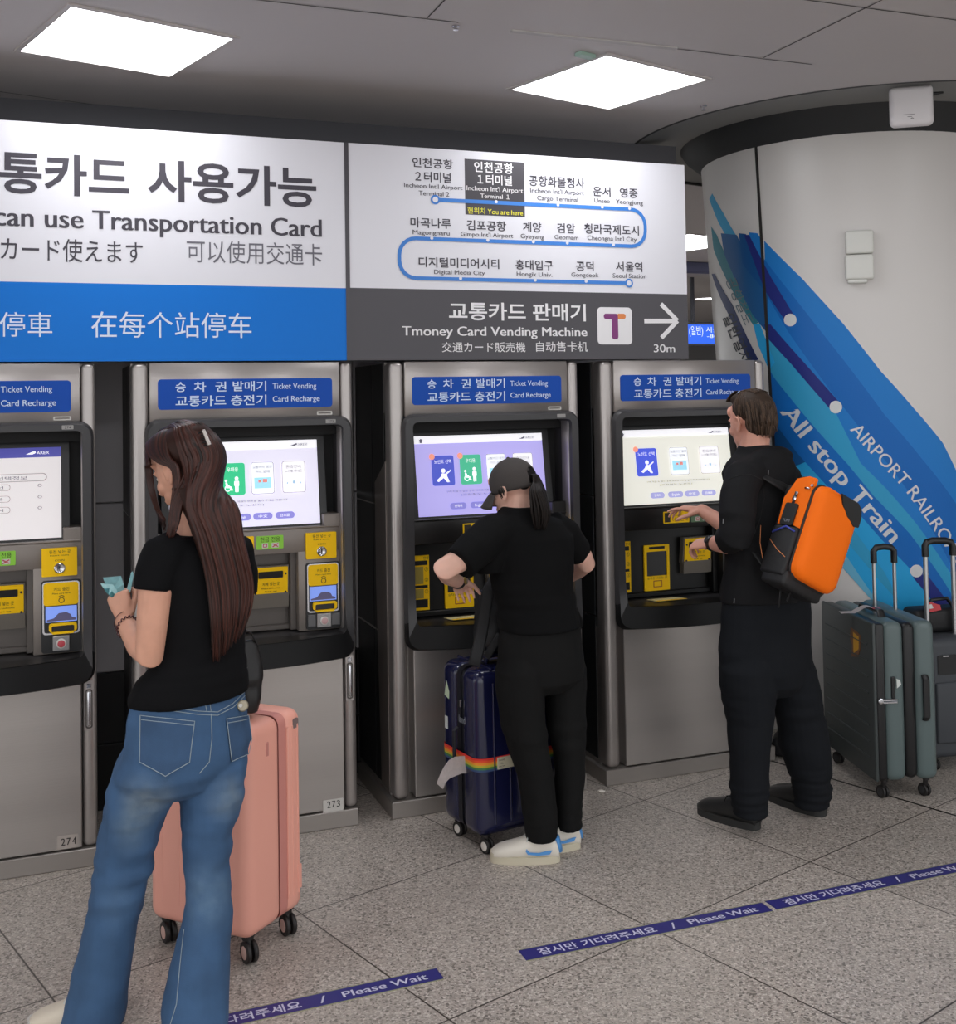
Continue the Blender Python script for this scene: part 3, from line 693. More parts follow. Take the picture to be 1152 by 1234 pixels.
def machine(i, label, num, tone, flank, ui, bg):
    r = empty('ticket_vending_machine', (MX[i], D, 0), label, 'ticket machine', 'ticket vending machines in a row')
    SP, SQ = 0.067, 0.84
    # cabinet: posts, header, sides, back
    bm = BM()
    box(bm, 0.0, SP - .002, 0, .10, .07, 1.93, .024, 5); box(bm, SQ + .002, MW, 0, .10, .07, 1.93, .022, 5)
    box(bm, SP + .001, SQ - .001, .003, .10, 1.69, 1.93, .003, 1)
    box(bm, .002, MW - .002, .08, .58, 1.71, 1.928); box(bm, .002, MW - .002, .08, .58, .07, .70)
    box(bm, .002, MW - .002, .30, .58, .70, 1.71)
    obj('cabinet', bm, M_STEEL, r, smooth=50)
    FLK = mat('flank panel %d' % i, flank, 0.5)
    for s, x0, x1 in ((0, -.001, .006), (1, MW - .006, MW + .001)):
        bm = BM()
        for z0, z1 in ((.09, .74), (.75, 1.30), (1.306, 1.925)):
            box(bm, x0, x1, .105, .29, z0, z1, .002, 1); box(bm, x0, x1, .296, .575, z0, z1, .002, 1)
        obj('side_panel', bm, FLK, r)
    if i == 2:
        bm = BM(); pl_ = [(.075, 1.50), (.245, 1.40), (.245, .95), (.22, .5), (.20, .09), (.075, .09)]
        plate(bm, pl_, -.004, -.001, fmap=lambda x, y, z: (y, x, z)); obj('corner_cover', bm, mat('corner cover steel', (150, 142, 137), 0.42, metal=.75), r)
    bm = BM(); box(bm, -.018, MW - .003, -.012, .57, 0, .069, .003, 1); obj('plinth', bm, M_PLINTH, r)
    # header sign
    bm = BM(); plate(bm, rrect(.100, .806, 1.742, 1.863, .014), -.004, .0035); hs = obj('header_sign', bm, M_HEAD, r)
    letters([('승', .168, .208, 1.812, 1.852, .012), ('차', .240, .288, 1.812, 1.852, .012), ('권', .324, .368, 1.812, 1.852, .012), ('발매기', .394, .530, 1.812, 1.853, .012), ('교통카드 충전기', .168, .530, 1.754, 1.797, .012),
             ('Ticket Vending', .556, .738, 1.820, 1.844, .004), ('Card Recharge', .556, .752, 1.767, 1.791, .010)], M_HTXT, hs, y=-.005)
    # moulded bezel with the bulging lower lip
    bm = BM(); O = rdense(.054, .884, .700, 1.700, .05); I = rdense(.094, .846, .803, 1.668, .022); IN = rdense(.050, .888, .694, 1.704, .054)
    def lp(P, y, k=1.0, dz=0.0): return [bm.verts.new((x, y - bulge(x, z) * k, z + dz)) for x, z in P]
    Ls = [lp(IN, .0, 0.25), lp(O, -.012, 0.85), lp([(x * .985 + .007, z * .985 + .018) for x, z in O], -.024, 1.0), lp(I, -.024), lp(I, .0, .8), lp(I, .17, 0)]
    for A, B in zip(Ls, Ls[1:]):
        n = len(A)
        for k in range(n): bm.faces.new((A[k], A[(k + 1) % n], B[(k + 1) % n], B[k]))
    for f in bm.faces:
        if f.calc_center_median().z < .80: f.material_index = 1
    obj('bezel', bm, [M_BEZ, mat('black lip plastic', (13, 13, 14), .5, spec=.25)], r, smooth=40)
    # lower lip of glossy black and the tray behind it
    bm = BM(); N_ = 24
    for k in range(N_):
        xa, xb = .097 + (.843 - .097) * k / N_, .097 + (.843 - .097) * (k + 1) / N_
        for (ya, yb, za, zb) in ((-.015, .06, .806, .802), (.06, .16, .802, .806)):
            bm.faces.new([bm.verts.new(p) for p in ((xa, ya - bulge(xa, .75) * (1 if ya < 0 else 0), za), (xb, ya - bulge(xb, .75) * (1 if ya < 0 else 0), za), (xb, yb, zb), (xa, yb, zb))])
    bmesh.ops.remove_doubles(bm, verts=bm.verts[:], dist=1e-5)
    obj('tray', bm, M_BLK, r, smooth=True)
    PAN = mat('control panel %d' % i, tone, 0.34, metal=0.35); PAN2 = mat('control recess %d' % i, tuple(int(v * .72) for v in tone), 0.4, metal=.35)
    # back of the recess, screen frame
    bm = BM(); box(bm, .09, .85, .168, .18, .80, 1.67); box(bm, .09, .85, .10, .168, 1.625, 1.668); obj('recess_lining', bm, M_BLKM, r)
    bm = BM(); ringplate(bm, rrect(SL - .03, SRR + .03, SB - .015, ST + .03, .006), rrect(SL, SRR, SB, ST, .001), 0, 0.05, fmap=lambda x, y, z: (x, ys(z) - .003 + y, z)); obj('screen_frame', bm, M_BLK, r)
    bm = BM(); spl(bm, srect(0, 1, 0, 1), 0); scr = obj('screen', bm, sglow('screen glow %d' % i, bg), r)
    screen_ui(scr, bg, ui)
    # control panels
    bm = BM(); box(bm, .095, .845, .055, .165, 1.135, 1.236, .004, 2); box(bm, .665, .845, .055, .165, .806, 1.14, .004, 2); box(bm, .775, .845, .050, .165, 1.238, 1.29, .004, 1)
    box(bm, .095, .845, .046, .07, 1.236, 1.243, .002, 1)
    obj('control_panel', bm, PAN, r, smooth=True)
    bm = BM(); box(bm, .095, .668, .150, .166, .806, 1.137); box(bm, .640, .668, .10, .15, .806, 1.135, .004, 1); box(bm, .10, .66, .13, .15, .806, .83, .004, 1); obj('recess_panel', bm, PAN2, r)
    # yellow notice and green cash label under the screen
    bm = BM(); plate(bm, rrect(.342, .482, 1.160, 1.215, .004), .051, .0545); nl = obj('notice_label', bm, M_YELLOW, r)
    bm = BM(); plate(bm, rrect(.347, .378, 1.165, 1.210, .002), .050, .0505); obj('symbol_panel', bm, M_PRT, nl)
    letters([('카드 및', .388, .44, 1.190, 1.209), ('이용안내', .388, .474, 1.167, 1.186)], mat('brown print', (140, 84, 20), .6), nl, y=.0505)
    bm = BM(); plate(bm, rrect(.492, .604, 1.158, 1.213, .004), .051, .0545); gl = obj('cash_label', bm, M_GREEN if i < 2 else mat('dim green label', (88, 116, 84), .5), r)
    letters([('현금 전용', .508, .590, 1.188, 1.208)], M_PRT, gl, y=.0505)
    bm = BM(); plate(bm, rrect(.515, .540, 1.163, 1.183, .002), .0503, .0505); plate(bm, rrect(.555, .585, 1.163, 1.183, .002), .0503, .0505); cb = obj('symbol_panel', bm, M_WPLATE, gl)
    bm = BM(); pol([(.558, .0 + 1.166), (.582, 1.180)], .0022, .0498, bm); pol([(.558, 1.180), (.582, 1.166)], .0022, .0496, bm); ringplate(bm, rrect(.519, .536, 1.166, 1.180, .002), rrect(.522, .533, 1.169, 1.177, .001), .0498, .05); obj('pictogram', bm, M_RED, gl)
    # coin slot
    bm = BM(); plate(bm, rrect(.697, .826, 1.106, 1.215, .004), .040, .056); cs = obj('coin_slot', bm, M_YELLOW, r)
    bm = BM(); lathe(bm, [(.0205, .0), (.0205, -.006), (.017, -.009), (.012, -.007), (.0, -.006)], (.762, .040, 1.137), (0, 1, 0), 24); obj('coin_knob', bm, M_CHROME, cs, smooth=True)
    bm = BM(); box(bm, .7605, .7635, .0295, .036, 1.126, 1.148); obj('slit', bm, M_BLKM, cs)
    letters([('동전 넣는 곳', .724, .802, 1.194, 1.207), ('Insert coins', .728, .796, 1.184, 1.190), ('COIN', .745, .779, 1.164, 1.171)], M_PRT, cs, y=.0385)
    # card terminal
    bm = BM(); plate(bm, rrect(.695, .842, .812, 1.090, .012), .046, .056); ct = obj('card_terminal', bm, M_BLK, r)
    bm = BM(); plate(bm, rrect(.703, .830, .995, 1.082, .012), .036, .047); yl = obj('card_plate', bm, M_YELLOW, ct)
    letters([('카드 충전', .740, .796, 1.050, 1.064), ('Place card here', .735, .800, 1.038, 1.044)], M_PRT, yl, y=.0345)
    bm = BM(); ringplate(bm, circ(.768, 1.014, .011, 16), circ(.768, 1.014, .0085, 16), .0340, .0345); pol([(.758, 1.028), (.768, 1.033), (.778, 1.028)], .0012, .0345, bm); obj('symbol', bm, M_PRT, yl)
    bm = BM(); ringplate(bm, rrect(.699, .834, .884, 1.086, .012), rrect(.705, .828, .890, 1.080, .009), .037, .047); obj('terminal_rim', bm, M_CHROME, ct)
    bm = BM(); plate(bm, [(.710, .930), (.824, .930), (.824, .990), (.710, .990)], .044, .047); ts = obj('terminal_screen', bm, sglow('terminal sky %d' % i, (112, 138, 214), .75), ct)
    bm = BM(); plate(bm, [(.715, .940), (.74, .945), (.752, .958), (.758, .964), (.785, .966), (.80, .958), (.806, .946), (.82, .942), (.82, .934), (.715, .934)], .0425, .0435); obj('terminal_picture', bm, sglow('terminal hill', (70, 66, 96), .6), ts)
    bm = BM(); ringplate(bm, rrect(.722, .824, .893, .926, .010), rrect(.732, .814, .885, .917, .006), .032, .047); obj('card_guide', bm, M_YELLOW, ct)
    bm = BM(); box(bm, .735, .797, .022, .048, .822, .880, .003, 2); rd = obj('card_reader', bm, mat('reader metal', (150, 148, 148), .3, metal=.8), ct)
    bm = BM(); lathe(bm, [(.0185, 0), (.0185, -.006), (.015, -.008)], (.766, .022, .851), (0, 1, 0), 20); obj('reader_rim', bm, M_WPLATE, rd, smooth=True)
    bm = BM(); lathe(bm, [(.0135, 0), (.0135, -.010), (.010, -.011)], (.766, .022, .851), (0, 1, 0), 20); obj('button', bm, M_RED if i == 0 else mat('clear pink button', (196, 160, 160), .2), rd, smooth=True)
    if i == 1:
        bm = BM(); box(bm, .700, .734, .034, .05, .826, .876, .002, 1); box(bm, .798, .838, .034, .05, .826, .876, .002, 1); obj('reader_cover', bm, mat('clear cover', (96, 96, 98), .12), ct)
    # bill slot, leaning back on a grey foot
    def bt(x, y, z): return (x, y + (z - .95) * -0.10, z)
    bm = BM(); plate(bm, [(.482, .905), (.636, .905), (.636, .965), (.482, .965)], .110, .15, fmap=bt); plate(bm, [(.478, .955), (.640, .955), (.636, 1.080), (.482, 1.080)], .118, .15, fmap=bt); bs = obj('bill_slot', bm, mat('grey bill foot', (110, 104, 96), .4, metal=.3), r)
    bm = BM(); plate(bm, rrect(.487, .631, .957, 1.075, .004), .112, .118, fmap=bt); yp = obj('bill_plate', bm, M_YELLOW, bs)
    bm = BM(); plate(bm, rrect(.508, .610, 1.030, 1.058, .003), .108, .112, fmap=bt); obj('bill_mouth', bm, M_BLKM, yp)
    bm = BM()
    for q in ((.496, 1.045), (.622, 1.045), (.496, .968), (.622, .968)): plate(bm, circ(q[0], q[1], .0045, 10), .110, .112, fmap=bt)
    obj('screws', bm, M_INKB, yp)
    letters([('지폐 넣는 곳', .524, .596, .998, 1.013), ('Insert banknotes', .522, .598, .985, .991), ('face up', .535, .585, .972, .978)], M_PRT, yp, fmap=lambda x, z: bt(x, .1105, z))
    # ticket window
    bm = BM(); ringplate(bm, rrect(.284, .420, .832, 1.050, .004), rrect(.297, .407, .902, 1.018, .003), .140, .152); box(bm, .296, .408, .1412, .1435, .845, .898); tw = obj('ticket_window', bm, M_YELLOW, r)
    bm = BM(); plate(bm, [(.295, .900), (.409, .900), (.409, 1.020), (.295, 1.020)], .1465, .148); obj('window_pane', bm, M_BLK, tw)
    bm = BM(); plate(bm, rrect(.310, .395, 1.030, 1.042, .002), .1385, .14); obj('ticket_mouth', bm, M_BLKM, tw)
    bm = BM(); ringplate(bm, rrect(.330, .378, .848, .880, .003), rrect(.334, .374, .852, .876, .002), .1385, .1395); obj('pictogram', bm, mat('brick print', (168, 92, 40), .6), tw)
    letters([('승차권 나오는 곳', .298, .405, .886, .898)], M_PRT, tw, y=.1395)
    # guide strip with card pictures
    bm = BM(); plate(bm, [(.128, .834), (.212, .834), (.212, 1.075), (.128, 1.075)], .144, .150); gs = obj('guide_strip', bm, M_YELLOW, r)
    bm = BM()
    for z0, z1 in ((1.032, 1.052), (.932, .944), (.846, .882)): plate(bm, [(.132, z0), (.204, z0), (.204, z1), (.132, z1)], .1425, .144)
    obj('picture', bm, M_BLKM, gs)
    bm = BM(); plate(bm, [(.130, .950), (.185, .950), (.185, 1.026), (.130, 1.026)], .1428, .144); plate(bm, [(.130, .886), (.185, .886), (.185, .928), (.130, .928)], .1428, .144); obj('print', bm, mat('olive print', (168, 148, 62), .6), gs)
    letters([('안내', .186, .208, 1.056, 1.070), ('①', .190, .206, 1.006, 1.022), ('②', .190, .206, .960, .976), ('③', .190, .206, .908, .924)], M_PRT, gs, y=.142)
    # tray label
    bm = BM(); plate(bm, [(.27, .02), (.43, .02), (.42, .085), (.25, .085)], .8075, .8085, fmap=lambda x, y, z: (x, z - .02, y)); tl_ = obj('tray_label', bm, M_CREAM, r)
    bm = BM(); plate(bm, [(.27, .018), (.43, .018), (.428, .034), (.268, .034)], .8088, .8092, fmap=lambda x, y, z: (x, z - .02, y)); obj('label_band', bm, M_YELLOW, tl_)
    # door with handle and number plate
    bm = BM(); box(bm, .0895, SQ - .003, -.003, .08, .074, .735, .003, 1); dr = obj('door', bm, M_STEELD, r)
    bm = BM(); plate(bm, rrect(.848, .882, .515, .702, .005), -.004, .002); hd = obj('door_handle', bm, M_STEEL, r)
    bm = BM(); ringplate(bm, rrect(.852, .878, .522, .672, .010), rrect(.856, .874, .527, .667, .008), -.006, -.003); obj('handle_recess', bm, mat('shadow grey metal', (90, 86, 83), .4, metal=.7), hd)
    bm = BM(); box(bm, .858, .872, -.013, -.003, .532, .664, .004, 2); box(bm, .856, .874, -.008, -.003, .676, .694, .003, 1); obj('lever', bm, M_CHROME, hd, smooth=True)
    if num:
        bm = BM(); plate(bm, rrect(.745, .830, .060, .118, .003) if i == 1 else rrect(.748, .822, .078 - .0, .128, .003), -.006, -.002)
        z0 = .086 if i == 1 else .092
        np_ = obj('number_plate', bm, M_WPLATE if i == 1 else mat('greyed plate', (172, 163, 156), .5), dr)
        letters([(num[0], .762, .776, z0, z0 + .028, .01), (num[1], .782, .796, z0, z0 + .028, .01), (num[2], .802, .816, z0, z0 + .028, .01)], M_INKB, np_, y=-.0068)
    bm = BM(); ringplate(bm, rrect(.742, .806, 1.709, 1.724, .003), rrect(.747, .801, 1.713, 1.720, .002), .0015, .003); obj('asset_label', bm, M_WPLATE, r)
    bm = BM(); plate(bm, rrect(.772, .814, 1.674, 1.690, .002), -.0262, -.024); sl_ = obj('bezel_label', bm, mat('grey label', (150, 148, 146), .5), r)
    if num: letters([(num, .782, .804, 1.677, 1.687)], M_INKB, sl_, y=-.0268)
    return r
machine(0, 'ticket machine cut by the left edge, navy title bar on its screen', '274', (134, 126, 120), (60, 58, 58), 0, (198, 193, 194))
machine(1, 'ticket machine behind the long-haired person and pink suitcase, numbered 273', '273', (130, 122, 116), (72, 69, 70), 1, (206, 203, 220))
machine(2, 'ticket machine with a lavender screen behind the person in a black cap', None, (30, 28, 28), (30, 30, 31), 2, (162, 154, 214))
machine(3, 'rightmost ticket machine with a pale screen touched by the person with an orange backpack', None, (26, 25, 25), (32, 33, 35), 3, (210, 209, 199))
# ------------------------------------------------------------------ luggage
def case_map(P0, wdir):
    """local frame of a case: x along its width, y through its thickness, z up; P0 = bottom corner nearest the viewer"""
    wd = Vector((wdir[0], wdir[1], 0)).normalized(); td = Vector((-wd.y, wd.x, 0))
    return wd, td
def soft_box(bm, x0, x1, y0, y1, z0, z1, r, seg=5, mi=0): return box(bm, x0, x1, y0, y1, z0, z1, r, seg, mi)
def caster(parent, x, y, z, R, m_tyre, m_hub, turn, twin=False, tilt=0.0, hubname='hub'):
    """castor: fork, wheel(s) with hub caps; turn = direction of the axle"""
    ax = Vector((cos(turn), sin(turn), 0)); fw = Vector((-sin(turn), cos(turn), 0))
    bm = BM(); lathe(bm, [(R * .55, 0), (R * .55, R * .35), (R * .75, R * .42), (R * .75, R * .6)], (x, y, z - .001 - R * .6 + 0), (0, 0, 1), 16)
    c = Vector((x, y, R)) + fw * R * .35
    w_ = R * .34
    tube(bm, [Vector((x, y, z - R * .55)), c + Vector((0, 0, R * .3)), c], [R * .42, R * .34, R * .26], 10)
    fk = obj('caster', bm, m_tyre, parent, smooth=True)
    for s in ((-1, 1)):
        bm = BM(); cc = c + ax * s * w_
        lathe(bm, [(R * .55, -w_ * .62), (R * .93, -w_ * .62), (R, -w_ * .35), (R, w_ * .35), (R * .93, w_ * .62), (R * .55, w_ * .62)], cc, ax, 28)
        wh = obj('wheel', bm, m_tyre, fk, smooth=True)
        bm = BM(); lathe(bm, [(R * .60, 0), (R * .60, w_ * .12), (R * .52, w_ * .22), (R * .1, w_ * .24)], cc + ax * s * w_ * .58, ax * s, 24)
        obj(hubname, bm, m_hub, wh, smooth=True)
    return fk

# ---- pink hard case beside the person in jeans
M_PINK = mat('pink shell', (240, 170, 152), 0.36, bump=0.03, bump_scale=500); M_PINKD = mat('pink zip tape', (206, 136, 126), 0.6)
M_TYRE = mat('black rubber', (30, 27, 27), 0.5); M_PHUB = mat('pink hub', (206, 170, 160), 0.4)
P0 = atz(296, 1160); wv = atz(200, 1135) - P0
pk = empty('suitcase', (P0.x, P0.y, 0), 'pink hard-shell suitcase standing beside the long-haired person in jeans', 'suitcase', rz=atan2(wv.y, wv.x))
# local: +x runs to the left wheel (width), -y is towards... thickness runs along local -y
W_, T_, Z0, Z1 = 0.415, 0.30, 0.078, 0.742
ox, oy = -0.042, 0.035
def shell(bm, x0, x1, y0, y1, z0, z1, r):
    return box(bm, x0, x1, y0, y1, z0, z1, r, 6)
bm = BM(); shell(bm, ox, ox + W_, oy - T_ * .612, oy, Z0, Z1, .042)
for k in range(5):
    x = ox + W_ * (.16 + .17 * k)
    tube(bm, [(x, oy - .0012, Z0 + .07), (x, oy - .0012, Z1 - .07)], .0025, 8)
sh = obj('front_shell', bm, M_PINK, pk, smooth=50)
bm = BM(); shell(bm, ox, ox + W_, oy - T_, oy - T_ * .632, Z0, Z1, .042)
for k in range(3):
    y = oy - T_ * (.70 + .09 * k)
    tube(bm, [(ox + .0015, y, Z0 + .06), (ox + .0015, y, Z1 - .05)], .0045, 8)
obj('back_shell', bm, M_PINK, pk, smooth=50)
bm = BM(); box(bm, ox + .003, ox + W_ - .003, oy - T_ * .67, oy - T_ * .57, Z0 + .003, Z1 - .003, .035, 5); obj('zip_band', bm, M_PINKD, pk, smooth=50)
bm = BM(); box(bm, ox + .15, ox + .31, oy - T_ * .50, oy - T_ * .28, Z1 - .004, Z1 + .006, .004, 2); tube(bm, [(ox + .14, oy - T_ * .4, Z1), (ox + .155, oy - T_ * .4, Z1 + .02), (ox + .305, oy - T_ * .4, Z1 + .02), (ox + .32, oy - T_ * .4, Z1)], .011, 10, flat=1.3); obj('top_handle', bm, M_PINK, pk, smooth=True)
bm = BM(); box(bm, ox - .003, ox + .004, oy - T_ * .36, oy - T_ * .32, .63, .675, .003, 2); obj('lock', bm, M_PINKD, pk)
bm = BM(); box(bm, ox - .004, ox + .004, oy - T_ * .93, oy - T_ * .86, Z0 + .07, Z0 + .15, .004, 2); obj('corner_guard', bm, M_PINK, pk)
bm = BM(); plate(bm, rrect(oy - T_ * .90, oy - T_ * .80, Z1 - .062, Z1 - .03, .008), ox - .0012, ox + .01, fmap=lambda x, y, z: (y, x, z)); obj('emblem', bm, mat('grey emblem', (128, 110, 108), .4), pk)
for (x, y) in ((0.0, -.012), (0.0, -T_ + .085), (W_ - .085, -.012), (W_ - .085, -T_ + .085)):
    caster(pk, x, y, Z0 + .012, .034, M_TYRE, M_PHUB, radians(62))

# ---- navy hard case with rainbow belt
M_NAVY = mat('glossy navy shell', (24, 27, 62), 0.20, coat=0.4); M_NAVYD = mat('dark navy seam', (12, 13, 26), 0.5); M_WHUB = mat('white hub', (222, 216, 208), 0.45)
P0 = atz(585, 1027); wv = Vector((.987, .16, 0))
nv = empty('suitcase', (P0.x, P0.y, 0), 'navy hard-shell suitcase with a rainbow belt beside the person in a black cap', 'suitcase', rz=atan2(wv.y, wv.x))
W_, T_, Z0, Z1 = .44, .30, .062, .705
ox, oy = -.045, -.03
for a, b, nm in ((0, .47, 'front_shell'), (.53, 1, 'back_shell')):
    bm = BM(); box(bm, ox, ox + W_, oy + T_ * a, oy + T_ * b, Z0, Z1, .046, 7)
    if a == 0:
        for k in range(5): tube(bm, [(ox + .075 + k * .073, oy + .001, Z0 + .05), (ox + .075 + k * .073, oy + .001, Z1 - .05)], .006, 8)
    for k in range(3): tube(bm, [(ox + .08 + k * .14, oy + T_ * (a + .04), Z1 - .001), (ox + .08 + k * .14, oy + T_ * (b - .04), Z1 - .001)], .006, 8)
    obj(nm, bm, M_NAVY, nv, smooth=50)
bm = BM(); box(bm, ox + .004, ox + W_ - .004, oy + T_ * .42, oy + T_ * .58, Z0 + .004, Z1 - .004, .04, 5); obj('zip_band', bm, M_NAVYD, nv, smooth=50)
bm = BM(); tube(bm, [(ox + .13, oy + T_ * .5, Z1 - .01), (ox + .14, oy + T_ * .5, Z1 + .022), (ox + .29, oy + T_ * .5, Z1 + .022), (ox + .30, oy + T_ * .5, Z1 - .01)], .012, 10); obj('top_handle', bm, M_NAVY, nv, smooth=True)
bm = BM(); tube(bm, [(ox - .004, oy + T_ * .5, .30), (ox - .02, oy + T_ * .5, .31), (ox - .02, oy + T_ * .5, .45), (ox - .004, oy + T_ * .5, .46)], .008, 8); obj('side_handle', bm, M_NAVYD, nv, smooth=True)
# belt: five colour bands of one strap
BC = [(226, 52, 44), (236, 84, 40), (238, 150, 44), (196, 178, 52), (70, 128, 66), (52, 74, 120)]
bm = BM(); zb = .318
for k, c in enumerate(BC):
    ol = rrect(ox - .003, ox + W_ + .003, oy - .003, oy + T_ + .003, .048, 6); z1 = zb + .052 - k * .0087; z0 = z1 - .0087
    A = [bm.verts.new((x, y, z0 + .0)) for x, y in ol]; B = [bm.verts.new((x, y, z1)) for x, y in ol]; n = len(A)
    for i in range(n): bm.faces.new((A[i], A[(i + 1) % n], B[(i + 1) % n], B[i])).material_index = k
bl = obj('belt', bm, [mat('belt band %d' % k, c, .7) for k, c in enumerate(BC)], nv, smooth=True)
bm = BM(); box(bm, ox + .085, ox + .165, oy - .0065, oy - .003, zb + .002, zb + .048, .002, 1); obj('belt_label', bm, mat('cream fabric label', (214, 206, 178), .7), bl)
letters([('NAME', ox + .092, ox + .118, zb + .034, zb + .041), ('TEL', ox + .092, ox + .112, zb + .021, zb + .028), ('FROM', ox + .092, ox + .118, zb + .009, zb + .016)], M_INKB, bl, y=oy - .0072)
def xstick(parent, y0, y1, z0, z1, name, m, x):
    bm = BM(); plate(bm, [(y1, z0), (y0, z0), (y0, z1), (y1, z1)], x - .001, x + .002, fmap=lambda a, b, c: (b, a, c)); return obj(name, bm, m, parent)
M_STK = mat('white sticker', (206, 210, 206), .5)
bm = BM(); plate(bm, [(.262, .565), (.225, .555), (.222, .585), (.245, .625)], ox - .001, ox + .002, fmap=lambda a, b, c: (b, oy + a, c)); obj('sticker', bm, mat('pale green sticker', (192, 206, 178), .5), nv)
xstick(nv, oy + .238, oy + .262, .432, .482, 'sticker', M_STK, ox)
def ymap(x): return lambda a, c: (x, oy - a, c)
letters([('land', -.142, -.092, .485, .515, .01)], mat('silver lettering', (150, 154, 164), .35), nv, fmap=lambda a, c: (ox - .0015, oy - a, c), name='maker_lettering')
bm = BM(); box(bm, ox - .006, ox + .002, oy + .120, oy + .132, .545, .575, .002, 1); obj('lock', bm, M_CHROME, nv)
# paper baggage tag hanging off the side handle
bm = BM(); pr = []; M_ = inv(nv)
TAG = [((564, 911), (566, 932), .0), ((556, 911), (557, 932), .004), ((548, 912), (549, 935), .012), ((541, 916), (542, 938), .02), ((535, 924), (538, 942), .03), ((530, 934), (536, 946), .035), ((526, 944), (534, 951), .03)]
yt = nv.location.y + .06
for a_, b_, dd in TAG:
    pr.append((bm.verts.new(M_ @ at(a_[0], a_[1], yt - dd)), bm.verts.new(M_ @ at(b_[0], b_[1], yt - dd - .006))))
for a, b in zip(pr, pr[1:]): bm.faces.new((a[0], b[0], b[1], a[1]))
bmesh.ops.solidify(bm, geom=bm.faces[:], thickness=.0008)
obj('baggage_tag', bm, mat('white tag paper', (224, 214, 212), .6, noise_amt=.06, noise_scale=90), nv, smooth=True)['label'] = 'white paper baggage tag'
for (x, y) in ((0.0, .0), (0.0, T_ - .085), (W_ - .09, .0), (W_ - .09, T_ - .085)):
    caster(nv, x, y, Z0 + .012, .029, M_TYRE, M_WHUB, radians(-170), hubname='hub')

# ---- grey green case by the column
M_GG = mat('grey green shell', (88, 102, 102), 0.36, bump=0.03, bump_scale=300); M_GGD = mat('charcoal ribbed shell', (60, 66, 66), 0.45, bump=0.03, bump_scale=300)
P0 = atz(1063, 962); wv = Vector((.27, .963, 0))
gg = empty('suitcase', (P0.x, P0.y, 0), 'large grey-green suitcase with a yellow sticker in front of the column', 'suitcase', rz=atan2(wv.y, wv.x))
W_, T_, Z0, Z1 = .56, .285, .085, .765
ox, oy = -.045, .045
# local x runs away from the viewer, thickness along -y (towards the right in the photo)
bm = BM(); box(bm, ox, ox + W_, oy - T_ * .06, oy, Z0, Z1, .008, 3)
for k in range(8):
    z = Z0 + .09 + k * .07; tube(bm, [(ox + .05, oy + .0005, z), (ox + W_ - .05, oy + .0005, z)], .0042, 8)
obj('front_panel', bm, M_GGD, gg, smooth=50)
bm = BM(); box(bm, ox + .002, ox + W_ - .002, oy - T_ * .20, oy - T_ * .05, Z0 + .004, Z1 - .004, .012, 4); box(bm, ox + .003, ox + W_ - .003, oy - T_ * .70, oy - T_ * .48, Z0 + .004, Z1 - .004, .03, 5); obj('zip_band', bm, M_BLK, gg, smooth=50)
bm = BM(); box(bm, ox - .002, ox + W_ + .002, oy - T_ * .505, oy - T_ * .175, Z0 - .002, Z1 + .002, .034, 6); obj('front_shell', bm, M_GG, gg, smooth=50)
bm = BM(); box(bm, ox - .002, ox + W_ + .002, oy - T_, oy - T_ * .665, Z0 - .002, Z1 + .002, .034, 6); obj('back_shell', bm, M_GG, gg, smooth=50)
bm = BM(); tube(bm, [(ox - .004, oy - T_ * .80, .345), (ox - .018, oy - T_ * .80, .36), (ox - .018, oy - T_ * .80, .52), (ox - .004, oy - T_ * .80, .535)], [(.016, .008)] * 4, 10, ref=(0, 1, 0)); obj('side_handle', bm, M_BLK, gg, smooth=True)
bm = BM(); box(bm, ox - .010, ox + .003, oy - T_ * .33, oy - T_ * .27, .44, .535, .004, 2); lk = obj('lock', bm, M_BLK, gg)
bm = BM(); box(bm, ox - .012, ox + .003, oy - T_ * .36, oy - T_ * .12, .432, .440, .002, 1); box(bm, ox - .012, ox + .003, oy - T_ * .36, oy - T_ * .12, .421, .429, .002, 1); lathe(bm, [(.012, 0), (.012, .006), (.006, .008)], (ox - .004, oy - T_ * .10, .432), (-1, 0, 0), 14); obj('zip_pulls', bm, M_CHROME, gg)
bm = BM(); plate(bm, [(oy - T_ * .35, .485), (oy - T_ * .42, .50), (oy - T_ * .40, .52), (oy - T_ * .35, .525)], ox - .0105, ox - .003, fmap=lambda x, y, z: (y, x, z)); obj('paper_scrap', bm, M_STK, lk)
# sticker on the charcoal panel
bm = BM(); plate(bm, [(ox + .215, .575), (ox + .205, .63), (ox + .225, .655), (ox + .215, .705), (ox + .165, .700), (ox + .115, .690), (ox + .12, .63), (ox + .145, .59)], oy + .0008, oy + .003, fmap=lambda x, y, z: (x, y, z)); sk = obj('sticker', bm, mat('brown sticker', (118, 78, 46), .5), gg)
bm = BM(); plate(bm, [(ox + .19, .595), (ox + .19, .69), (ox + .132, .68), (ox + .137, .625)], oy + .003, oy + .0036); obj('sticker_patch', bm, mat('yellow sticker', (206, 152, 32), .5), sk)
